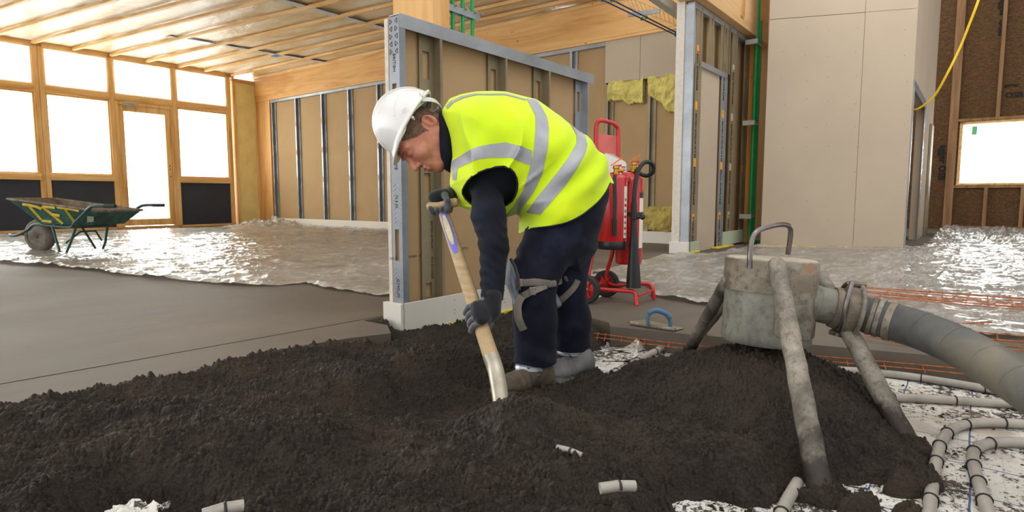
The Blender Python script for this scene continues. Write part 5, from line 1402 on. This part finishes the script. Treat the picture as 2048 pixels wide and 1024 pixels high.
# cropped hair: the scalp part of the head lifted off the skin
T3 = tris(F); N = vnormals(V, F); q = tolocal(V)
hair_s = np.maximum(np.interp(q[:, 0], [-.1, -.03, -.005, .028, .045, .08, .11], [-.03, -.035, -.01, -.018, .0, .018, .05])-q[:, 2], q[:, 0]-.112)
hair_s = np.where(q[:, 2] < -.08, 1, hair_s)+.0015*vnoise(V[:, 0]*160, V[:, 1]*160, V[:, 2]*160)
near_ear = (np.hypot(q[:, 0]-.006, q[:, 2]-.004) < .030) & (abs(q[:, 1]) > .070)
hair_s = np.where(near_ear, .01, hair_s)
hv, hf = clip(V+N*.0016, T3, hair_s)
HAIR = pm('cropped_brown_hair', srgb(112, 84, 68), .8, var=.3, scale=90, bump=.7, bscale=700, col2=srgb(78, 56, 44), stretch=(1, 1, 1))
link_mesh('hair', hv, hf, HAIR, worker)
# eyebrows
mb = MB()
for s in (-1, 1):
    pts = [HO+(HF*(.157-.0*i)+HS*s*(.014+.011*i)+HU*(.034+.002*sin(i)))*1-HF*(.0017*i*i) for i in range(4)]
    mb2 = MB(); mb2.tube(pts, [.002, .003, .0028, .0015], 6, flat=.7); mb2.build('eyebrow', HAIR, worker, True)
# ---- helmet
def helmsdf(p):
    q = tolocal(p); f, s, u = q[..., 0], q[..., 1], q[..., 2]
    def sh(g): return ell(q, (.022, 0, .060), (.138+g, .118+g, .156+g))
    a = sh(0)
    rid = np.clip(1-np.abs(s)/.040, 0, 1); rid = np.clip(rid*4, 0, 1); a = a-.0035*rid*np.clip((u-.10)/.03, 0, 1)
    a = np.maximum(a, .064-u)
    e2 = (np.sqrt(((f-.022)/.146)**2+(s/.127)**2)-1)*.127
    ub = .066+.14*np.clip(np.abs(f-.02)-.09, 0, 1)*(f < 0)
    rim = np.maximum(e2, np.abs(u-ub)-.0035)
    e3 = (np.sqrt(((f-.080)/.112)**2+(s/.098)**2)-1)*.098
    pk = np.maximum(e3, np.abs(u-(.066-.22*np.clip(f-.13, 0, 1)-.5*s*s))-.0035)
    a = smin(smin(a, rim, .010), pk, .014)
    inner = ell(q, (.022, 0, .050), (.132, .112, .158))
    return np.maximum(a, -inner)
hc = HO+HU*.1+HF*.02
V2_, F2_ = surfnet(helmsdf, hc-.215, hc+.215, .0023)
V2_ = relax(V2_, F2_, 2, .5); helmet = link_mesh('helmet', V2_, F2_, HELM, worker, label='glossy white hard hat with short peak')
htree = BVHTree.FromPolygons([tuple(v) for v in V2_], [tuple(map(int, t)) for t in tris(F2_)])
rp_ = []
for a_, b_ in ((789, 232), (788, 214), (793, 196), (805, 183), (822, 180), (838, 184), (845, 193), (841, 206), (834, 219)):
    d = ray(a_, b_); h = htree.ray_cast(Vector(CP), Vector(d).normalized())
    if h[0] is not None: rp_.append(np.array(h[0]))
if len(rp_) > 4:
    mb = MB(); mb.tube(spline(rp_, 5), .0026, 8); mb.build('moulded_rib', HELM, helmet, True)
def HL(f, s, u): return HO+HF*f+HS*s+HU*u
mb = MB(); band = [HL(.022+.118*cos(t), .096*sin(t), .078-.02*(cos(t) < 0)*abs(cos(t))) for t in np.linspace(0, 2*pi, 40)]
mb.tube(band, .010, 8, flat=.25, up=HU); mb.build('headband', HARN, helmet, True)
mb = MB(); nape = [HL(-.050, -.094, .068), HL(-.072, -.078, .040), HL(-.085, -.05, .022), HL(-.092, 0, .012), HL(-.085, .05, .022), HL(-.050, .092, .068)]; mb.tube(spline(nape, 6), .012, 8, flat=.3, up=HU); mb.build('nape_strap', HARN, helmet, True)
mb = MB(); mb.ball(HL(.035, -.116, .055), .006, 8); mb.tube([HL(.035, -.114, .055), HL(.035, -.104, .05)], .004, 6); mb.build('harness_clip', HARN, helmet, True)
mb = MB(); mb.bar(HL(.018, -.126, .092), HL(.036, -.124, .098), .004, .007); mb.build('slot_clip', HELM, helmet)

# ---- fleece with sleeves and collar
def fleece(p):
    a = torso(p, .012)
    w = .0035*np.sin(p[..., 2]*150+p[..., 0]*90+6*vnoise(p[..., 0]*12, p[..., 1]*12, p[..., 2]*9))*np.clip(vnoise(p[..., 0]*10, p[..., 1]*10, p[..., 2]*10+4)+.1, 0, 1)+.003*vnoise(p[..., 0]*22, p[..., 1]*22, p[..., 2]*18)
    n = armN(p)-w
    a = smin(a, n, .012); a = smin(a, armF(p)-w*.5, .012)
    a = np.maximum(a, -(cap(p, HO+HU*-.06, M(905, 285), .062, .07)))     # neck opening
    return a
V, F = surfnet(fleece, (-.40, 1.95, .15), (.46, 2.66, 1.06), .0045)
s_ = -np.minimum.reduce([V[:, 2]*0+1, (V[:, 2]-P(984, 600, 2.04)[2])*np.where((V[:, 0] > P(950, 600, 2.04)[0]-.02) & (V[:, 1] < 2.14) & (V[:, 2] < .5), 1, 0)+np.where((V[:, 1] < 2.14) & (V[:, 2] < .5), 0, 1)])
a_, b_ = clip(V, tris(F), s_); link_mesh('fleece', a_, b_, FLEECE, worker)
# collar: a soft standing ring round the neck
c0 = (M(890, 228)+M(905, 338))/2; ca = (M(890, 228)-M(905, 338))/2; mb = MB()
ring = [c0+ca*1.0*cos(t)+np.array([0, 1, 0])*.082*sin(t)+np.array([-.006, 0, 0])*sin(2*t) for t in np.linspace(0, 2*pi, 41)]
mb.tube(ring, .016, 12, flat=1.3); mb.build('collar', FLEECE, worker, True)
mb = MB(); ring2 = [q_+np.array([-.016, 0, .0]) for q_ in ring]; mb.tube(ring2, .010, 12); mb.build('collar_fold', FLEECE, worker, True)

# ---- vest
def vestsdf(p):
    x, y, z = p[..., 0], p[..., 1], p[..., 2]
    a = torso(p, -.007, wo=.022)
    # folds fan out from the armpit to the hip
    ax_, az_ = P(1000, 420, Y0)[0], P(1000, 420, Y0)[2]
    an = np.arctan2(z-az_, x-ax_); r = np.hypot(x-ax_, z-az_)
    f = np.sin(an*11+2.0*vnoise(x*6, y*4, z*6))*np.clip((r-.05)/.12, 0, 1)*np.clip((.42-r)/.2, 0, 1)
    g = np.sin(x*46-z*34+4*vnoise(x*5, y*3, z*5, seed=4))*np.clip(vnoise(x*4, y*3, z*4, seed=9)+.25, 0, 1)
    f = f*.4+1.6*(1-np.abs(np.sin(an*4.5+1.4*vnoise(x*5, y*3, z*5, seed=12))))**4*np.clip((r-.06)/.1, 0, 1)*np.clip((.40-r)/.15, 0, 1)
    return a-.009*f*np.clip(vnoise(x*5, y*5, z*5, seed=2)+.55, 0, 1)-.0075*g-.008*vnoise(x*9, y*9, z*9, seed=3)
V, F = surfnet(vestsdf, (-.40, 1.98, .15), (.50, 2.72, 1.08), .005); V = relax(V, F, 1, .5)
T3 = tris(F); x, y, z = V.T
keep = plane2([(884, 190), (1300, 150), (1300, 372), (1218, 366), (1206, 384), (1190, 402), (1170, 418), (1150, 431), (1125, 442), (1100, 448), (1075, 452), (1055, 456), (1041, 466), (1030, 470), (1030, 500), (860, 500), (890, 380), (903, 352), (905, 320), (896, 285), (890, 250), (884, 225)], Y0-.06)
sd = polysd(x, z, keep)
ah = plane2([(923, 388), (928, 372), (945, 354), (975, 340), (1008, 334), (1028, 346), (1035, 368), (1030, 392), (1014, 410), (975, 420), (940, 408)], 2.16)
ahc = [np.array([a, 0, b]) for a, b in ah]; ah = [(q_[0], q_[2]) for q_ in spline(ahc, 4, True)]
sah = polysd(x, z, ah); sah2 = np.where(y < Y0, -sah, -1)
def vclip(extra=None, off=0.0):
    s = np.maximum(sd, sah2)
    if extra is not None: s = np.maximum(s, extra)
    return clip(V+vnormals(V, F)*off, T3, s)
a_, b_ = vclip(); vest = link_mesh('hi_vis_vest', a_, b_, HIVIS, worker)
vtree = BVHTree.FromPolygons([tuple(v) for v in V], [tuple(map(int, t)) for t in T3])
Yb = 2.20
bands = [
 ([(1053, 196), (1060, 214), (1069, 236), (1069, 262), (1066, 300), (1058, 340), (1045, 382), (1028, 412), (1008, 436), (1034, 440), (1044, 416), (1066, 384), (1082, 350), (1092, 300), (1095, 262), (1093, 238), (1082, 212), (1074, 196)], 2.22),
 ([(1140, 246), (1151, 272), (1149, 290), (1132, 318), (1112, 345), (1092, 370), (1070, 398), (1052, 425), (1078, 428), (1100, 402), (1124, 374), (1146, 342), (1164, 312), (1171, 292), (1170, 272), (1160, 246)], 2.24),
 ([(900, 322), (916, 314), (935, 305), (958, 298), (985, 292), (1011, 288), (1040, 296), (1062, 304), (1060, 333), (1040, 326), (1021, 318), (990, 318), (962, 321), (938, 328), (915, 337), (912, 360), (904, 360)], 2.19),
 ([(893, 214), (904, 202), (922, 194), (950, 190), (1010, 192), (1052, 203), (1052, 207), (1010, 197), (960, 195), (930, 200), (910, 208), (897, 222)], 2.28)]
for pl_, Yb in bands:
    sb = polysd(x, z, plane2(pl_, Yb))
    for sy in ((y-Y0, Y0-y) if Yb < 2.2 else (None,)):
        a_, b_ = vclip(sb if sy is None else np.maximum(sb, sy), .0016)
        if len(a_): link_mesh('reflective_band', a_, b_, REFL, vest)
# second half of the shoulder bands is on the far side by symmetry; piping round the armhole and along the hem
pp = []
for a_, b_ in ah[::2]:
    h = vtree.ray_cast(Vector((a_, 1.5, b_)), Vector((0, 1, 0)))
    if h[0] is not None: pp.append(np.array(h[0]))
if len(pp) > 4:
    mb = MB(); mb.tube(pp+[pp[0]], .0035, 8, up=(0, 1, 0)); mb.build('armhole_piping', PIPN, vest, True)
hm = plane2([(1219, 366), (1206, 384), (1190, 402), (1170, 418), (1150, 431), (1125, 442), (1100, 448), (1075, 452), (1060, 455)], Y0-.06)
pp = []
for a_, b_ in [(q_[0], q_[2]) for q_ in spline([np.array([a_, 0, b_]) for a_, b_ in hm], 4)]:
    h = vtree.ray_cast(Vector((a_, 1.5, b_)), Vector((0, 1, 0)))
    if h[0] is not None: pp.append(np.array(h[0]))
mb = MB(); mb.tube(pp, .0028, 8, up=(0, 1, 0)); mb.build('hem_piping', PIPN, vest, True)

# ---- trousers
HP = np.array(plane2([(1078, 400), (1150, 300), (1200, 320), (1216, 350), (1219, 385), (1210, 425), (1198, 460), (1190, 500), (1160, 540), (1100, 530), (1050, 525), (1034, 512), (1041, 485), (1056, 462)], Y0-.02))
def trou(p):
    x, y, z = p[..., 0], p[..., 1], p[..., 2]
    d = polysd(x, z, HP); t = 1-np.clip(-d/.16, None, 1); a = (np.sqrt(t*t+((y-Y0)/.163)**2)-1)*.13
    l = smin(legN(p), legF(p), .008); a = smin(a, l, .035)
    n = vnoise(x*5, y*5, z*5, seed=6)
    w = np.sin(z*68+x*30+5*n)*np.clip(vnoise(x*6, y*6, z*4, seed=8)+.2, 0, 1)
    kn = np.exp(-((z-P(1060, 520, 2.25)[2])/.09)**2)+.8*np.exp(-((z-P(1060, 705, 2.25)[2])/.05)**2)
    return a-.0065*w*(.4+.6*kn)-.006*vnoise(x*12, y*12, z*7, seed=10)-.002*np.sin(x*60-z*55+3*n)*kn
V, F = surfnet(trou, (-.10, 1.95, -.12), (.46, 2.66, .80), .005); V = relax(V, F, 1, .4)
x, y, z = V.T
zN = P(1068, 728, 2.2)[2]; zF = P(1146, 700, 2.38)[2]; isN = (y-2.315)+(x-.22)*.6 < 0
s = np.where(isN, zN-z+.004*np.sin(x*40), zF-z); top_ = z-(P(1100, 330, Y0)[2]); s = np.maximum(s, top_)
a_, b_ = clip(V, tris(F), s); trs = link_mesh('trousers', a_, b_, NAVY, worker)
ttree = BVHTree.FromPolygons([tuple(v) for v in V], [tuple(map(int, t)) for t in tris(F)])
def onbody(px_, py_, tree, lift=.004):
    d = ray(px_, py_); d = d/np.linalg.norm(d); h = tree.ray_cast(Vector(CP), Vector(d))
    return None if h[0] is None else np.array(h[0])+np.array(h[1])*lift*(1 if h[1].dot(Vector(d)) < 0 else -1)
def ribbon(pts, w, nm, m, par, tree=ttree, lift=.004, th=.003):
    p = [onbody(a_, b_, tree, lift) for a_, b_ in pts]; p = [q for q in p if q is not None]
    if len(p) < 2: return None
    p = spline(p, 4); mb = MB(); mb.tube(p, w/2, 10, flat=th/w*2 if False else .22, up=(0, 0, 1)); return mb.build(nm, m, par, True)
# knee pads and their straps
def pad(px_, Yc, wd, nm, Rr=.05, lab=None, par=None):
    pl_ = np.array(plane2(px_, Yc))
    def f(p):
        d = polysd(p[..., 0], p[..., 2], pl_); t = 1-np.clip(-d/Rr, None, 1); return (np.sqrt(t*t+((p[..., 1]-Yc)/wd)**2)-1)*Rr*.7
    lo = np.array([pl_[:, 0].min()-.03, Yc-wd-.03, pl_[:, 1].min()-.03]); hi = np.array([pl_[:, 0].max()+.03, Yc+wd+.03, pl_[:, 1].max()+.03])
    v_, f_ = surfnet(f, lo, hi, .004, 8); return link_mesh(nm, v_, f_, PADG, worker)
kp = pad([(1019, 514), (1028, 524), (1037, 548), (1041, 566), (1042, 592), (1036, 622), (1028, 612), (1020, 588), (1010, 566), (1010, 550), (1014, 530)], 2.205, .085, 'knee_pad', .03)
kf = pad([(1100, 574), (1108, 577), (1116, 592), (1124, 609), (1114, 617), (1105, 612), (1101, 598)], 2.31, .055, 'knee_pad', .03)
mb = MB(); q = [P(x_, y_, 2.12) for x_, y_ in ((1021, 517), (1030, 535), (1036, 556), (1038, 580))]; mb.tube(spline(q, 4), .006, 8); mb.build('pad_edge', PADD, kp, True)
pl2 = [(1013, 570), (1024, 582), (1036, 588), (1040, 600), (1036, 616), (1028, 606), (1020, 590)]
ribbon([(1030, 563), (1042, 565), (1055, 565), (1070, 564), (1088, 566), (1097, 567)], .026, 'strap', STRAP, kp)
ribbon([(1036, 600), (1045, 592), (1060, 583), (1075, 576), (1090, 569)], .030, 'strap', STRAP, kp)
q = [P(1044, 592, 2.115), P(1037, 605, 2.112), P(1035, 620, 2.11), P(1038, 640, 2.112), P(1047, 660, 2.12)]
mb = MB(); mb.tube(spline(q, 5), .014, 10, flat=.22, up=(1, 0, .3)); mb.build('loose_strap_end', STRAP, kp, True)
mb = MB(); 
for cx_, cy_ in ((1041, 565), (1065, 581)):
    q = onbody(cx_, cy_, ttree, .008)
    if q is not None: mb2 = MB(); mb2.obox(q, (.012, 0, 0), (0, .003, 0), (0, 0, .014), .002); mb2.build('buckle', MET, kp)
ribbon([(1095, 568), (1108, 566), (1122, 562), (1134, 557)], .024, 'strap', STRAP, kf)
ribbon([(1116, 604), (1126, 596), (1138, 584), (1148, 572), (1154, 560)], .026, 'strap', STRAP, kf)

# ---- wraps, socks, boots
def wrapm(c, r, z0, z1, nm, m):
    mb = MB(); n = 9; pr = []
    mb.lathe(np.array([c[0], c[1], z0]), EZ, [((z1-z0)*i/n, r*(1+.04*sin(i*2.3)+.03*random.uniform(-1, 1))) for i in range(n+1)], 36); return mb.build(nm, m, worker, True)
cN = P(1066, 730, 2.24); cF = P(1144, 705, 2.40)
wrapm(cN, .066, P(1066, 752, 2.18)[2], P(1066, 722, 2.18)[2], 'ankle_wrap', WRAP)
wrapm(cN, .058, P(1066, 768, 2.2)[2], P(1066, 745, 2.2)[2], 'sock', FLEECE)
wrapm(cF, .060, P(1144, 712, 2.35)[2], P(1144, 696, 2.35)[2], 'ankle_wrap', WRAP)
wrapm(cF, .055, P(1144, 725, 2.37)[2], P(1144, 706, 2.37)[2], 'sock', FLEECE)
def boot(heel, toe, ank, m, nm, sc=1.0):
    heel, toe, ank = map(np.asarray, (heel, toe, ank)); dr = toe-heel; dr[2] = 0; L = np.linalg.norm(dr); dr /= L; sd_ = np.cross(EZ, dr); z0 = heel[2]
    def loc(p): q = p-heel; return np.stack([q@dr, q@sd_, q[..., 2]], -1)
    def f(p):
        q = loc(p)
        a = cap(q, (.0, 0, .042), (.015, 0, .060), .040, .038)
        a = smin(a, cap(q, (.02, 0, .050), (L*.6, 0, .038), .042, .043, 1.0), .03)
        a = smin(a, ell(q, (L*.80, 0, .038), (.062, .048, .034)), .03)
        a = smin(a, cap(q, (.02, 0, .08), (ank-heel)@dr*np.array([1, 0, 0])+np.array([0, (ank-heel)@sd_, ank[2]-z0-.022]), .042, .044), .03)
        a = np.maximum(a, .016-q[..., 2])
        a = a-.0015*np.sin(q[..., 0]*220)*np.exp(-((q[..., 0]-L*.55)/.04)**2)
        return a
    lo = np.minimum.reduce([heel, toe, ank])-.10; hi = np.maximum.reduce([heel, toe, ank])+.10
    v_, f_ = surfnet(f, lo, hi, .004, 8); q = loc(v_); top = ank[2]-.0
    b = link_mesh(nm, v_, f_, m, worker)
    # sole
    out = []; n = 40
    for i in range(n):
        t = 2*pi*i/n; xx = L*.46+(L*.46+.052)*cos(t); w = .040+.012*np.clip((xx-L*.4)/.1, 0, 1)-.006*exp(-((xx-L*.35)/.04)**2)
        out.append(heel+dr*xx+sd_*w*np.sign(sin(t))*abs(sin(t))**.6+EZ*.0)
    mb = MB(); mb.prism(out, (0, 0, .026)); mb.build('sole', m, b)
    mb = MB()
    for i in range(5):
        c_ = heel+dr*(L*.50-.014*i)+EZ*(.078+.012*i); mb.tube([c_-sd_*.02, c_+EZ*.004, c_+sd_*.02], .0028, 6)
    mb.build('laces', PADD, b, True); return b
boot(np.array([P(1088, 775, 2.24)[0], 2.24, -.095]), np.array([P(1000, 775, 2.13)[0], 2.13, -.095]), np.array([cN[0], cN[1], P(1066, 752, 2.2)[2]]), BOOTN, 'boot')
boot(np.array([P(1168, 750, 2.42)[0], 2.40, -.092]), np.array([P(1102, 750, 2.28)[0]-.02, 2.28, -.092]), np.array([cF[0], cF[1], P(1144, 712, 2.36)[2]]), BOOTF, 'boot')

# ================================================================== shovel
SHA = P(883, 412, 2.28); SHB = P(983, 716, 1.93); SHC = P(1000, 790, 1.83); SHD = P(1006, 835, 1.76)
WOODH = pm('worn_ash_handle', srgb(176, 150, 110), .55, var=.10, scale=5, stretch=(3, 3, 14), bump=.1)
SOCK = pm('worn_shovel_steel', srgb(176, 168, 152), .38, metal=.55, var=.15, scale=12)
PURP = pm('purple_label', srgb(108, 102, 196), .5, var=.08); CREAM = pm('cream_label', srgb(206, 192, 148), .6, var=.12, scale=30)
sv = empty('shovel', SHD, 'wooden-shafted shovel with purple label, blade buried under a lump of screed', 'shovel')
sp = spline([SHA, SHA+(SHB-SHA)*.33, SHA+(SHB-SHA)*.66, SHB], 8)
mb = MB(); mb.tube(sp, np.linspace(.0205, .0265, len(sp)), 20); shaft = mb.build('shaft', WOODH, sv, True)
sd1 = (SHB-SHA)/np.linalg.norm(SHB-SHA)
mb = MB(); q = spline([SHB-sd1*.01, SHB+sd1*.05, SHC, SHD], 6); mb.tube(q, np.linspace(.0275, .025, len(q)), 20); mb.build('socket', SOCK, sv, True)
e1 = P(855, 414, 2.27); e2 = P(916, 404, 2.24)
mb = MB(); q = spline([e1, (e1+e2)/2, e2], 8); mb.tube(q, [.010]+[.017]*(len(q)-2)+[.012], 16); mb.build('grip', WOODH, sv, True)
for s0_, s1_, m_, nm, w0, w1 in ((.05, .36, PURP, 'label', -.75, .75), (.09, .30, CREAM, 'label_text_panel', -.38, .5)):
    n = 18; vs = []
    cdir = np.array([0, -1, 0.])-sd1*(-sd1[1]); cdir /= np.linalg.norm(cdir); ldir = np.cross(sd1, cdir)
    for i in range(n+1):
        t = s0_+(s1_-s0_)*i/n; tap = sin(pi*min(max((i/n), .03), .97))**.35
        c_ = SHA+(SHB-SHA)*t; r = .0205+.006*t+(.0008 if m_ is PURP else .0015)
        for j in range(9):
            a = (w0+(w1-w0)*j/8)*tap; vs.append(c_+(cdir*cos(a)+ldir*sin(a))*r)
    fs = [(i*9+j, i*9+j+1, (i+1)*9+j+1, (i+1)*9+j) for i in range(n) for j in range(8)]
    mb = MB(); mb.add(vs, fs); mb.build(nm, m_, shaft, True)
# blade under the lump
bd = np.array([.55, -.75, -.25]); bd /= np.linalg.norm(bd); bs = np.cross(bd, EZ); bs /= np.linalg.norm(bs); bu = np.cross(bs, bd)
vs = []; n = 12; m_ = 14
for k_ in (0, 1):
    for i in range(m_+1):
        for j in range(n+1):
            a = i/m_; b = j/n*2-1; wdt = .075+.045*min(1, a*4)-.10*max(0, a-.8); vs.append(SHD-bd*.01+bd*a*.27+bs*b*wdt+bu*(.03*b*b-.004*k_-.012+.02*a*(1-a)))
G = (m_+1)*(n+1); fs = []
for i in range(m_):
    for j in range(n):
        q = i*(n+1)+j; fs += [(q, q+1, q+n+2, q+n+1), (G+q, G+q+n+1, G+q+n+2, G+q+1)]
mb = MB(); mb.add(vs, fs); mb.build('blade', SOCK, sv, True)

# ---- gloves
def glove(S, d, c, knuck, wrist, wr, ang0, ang1, R, offs, thumb, nm, pr=.020, fr=.0098):
    """S grip centre on the bar, d bar direction, c palm side direction; fingers curl about the bar"""
    d = d/np.linalg.norm(d); c = c-d*(c@d); c /= np.linalg.norm(c); l = np.cross(d, c)
    def pt(off, a, r): return S+d*off+(c*cos(a)+l*sin(a))*r
    fing = []
    for i, o in enumerate(offs):
        aa = np.linspace(ang0, ang1-(.35 if i in (0, 3) else 0), 7)
        fing.append([pt(o, a, R+(.004 if k in (1, 3) else 0)) for k, a in enumerate(aa)])
    th = [pt(o, a, r) for o, a, r in thumb]
    mo = (offs[0]+offs[-1])/2
    def fs_(p):
        a = None
        for i, ch in enumerate(fing):
            for k in range(len(ch)-1):
                q = cap(p, ch[k], ch[k+1], fr*(1-.03*k), fr*(1-.03*(k+1))); a = q if a is None else (np.minimum(a, q) if k else smin(a, q, .002))
        for k in range(len(th)-1): a = smin(a, cap(p, th[k], th[k+1], fr*1.15, fr*1.05), .003)
        return a
    def palm(p):
        a = cap(p, pt(offs[0]*.8, knuck, R+.006), pt(offs[-1]*.8, knuck, R+.006), pr, pr)
        a = smin(a, cap(p, pt(offs[0]*.6, knuck-.45, R+.001), pt(offs[-1]*.6, knuck-.45, R+.001), pr*.9, pr*.9), .02)
        a = smin(a, cap(p, pt(mo, knuck, R+.002), wrist[0], pr*1.0, wr*.95), .03)
        for k in range(len(wrist)-1): a = smin(a, cap(p, wrist[k], wrist[k+1], wr, wr*1.04), .01)
        return a
    def f(p):
        q = smin(fs_(p), palm(p), .008)
        return q-.0008*np.sin((p@d)*700)*0
    allp = np.array([q for ch in fing for q in ch]+th+list(wrist)); lo = allp.min(0)-.06; hi = allp.max(0)+.06
    v_, f_ = surfnet(f, lo, hi, .0028, 10)
    s = fs_(v_)-palm(v_)
    T_ = tris(f_)
    a_, b_ = clip(v_, T_, -s); g = link_mesh(nm, a_, b_, GLV_D, worker)
    a_, b_ = clip(v_, T_, s)
    if len(a_): link_mesh('rubber_coating', a_, b_, GLV_G, g)
    return g
Sg = SHA+(SHB-SHA)*.765
glove(Sg, sd1, np.array([.25, -1, .25]), .0, [P(981, 622, 2.02), P(984, 592, 2.035)], .034, .2, 4.0, .0345, [-.036, -.013, .010, .033], [(-.04, -.5, .045), (-.01, -1.1, .040), (.025, -1.9, .037), (.045, -2.6, .036)], 'glove', pr=.0165)
Sf = e1+(e2-e1)*.40; bdx = (e2-e1)/np.linalg.norm(e2-e1)
glove(Sf, bdx, np.array([0, .25, 1.0]), .0, [P(900, 392, 2.30), P(914, 384, 2.36)], .031, -.3, -3.9, .028, [-.028, -.008, .012, .032], [(.03, .6, .034), (.045, 1.5, .032), (.040, 2.4, .031), (.025, 3.0, .030)], 'glove')
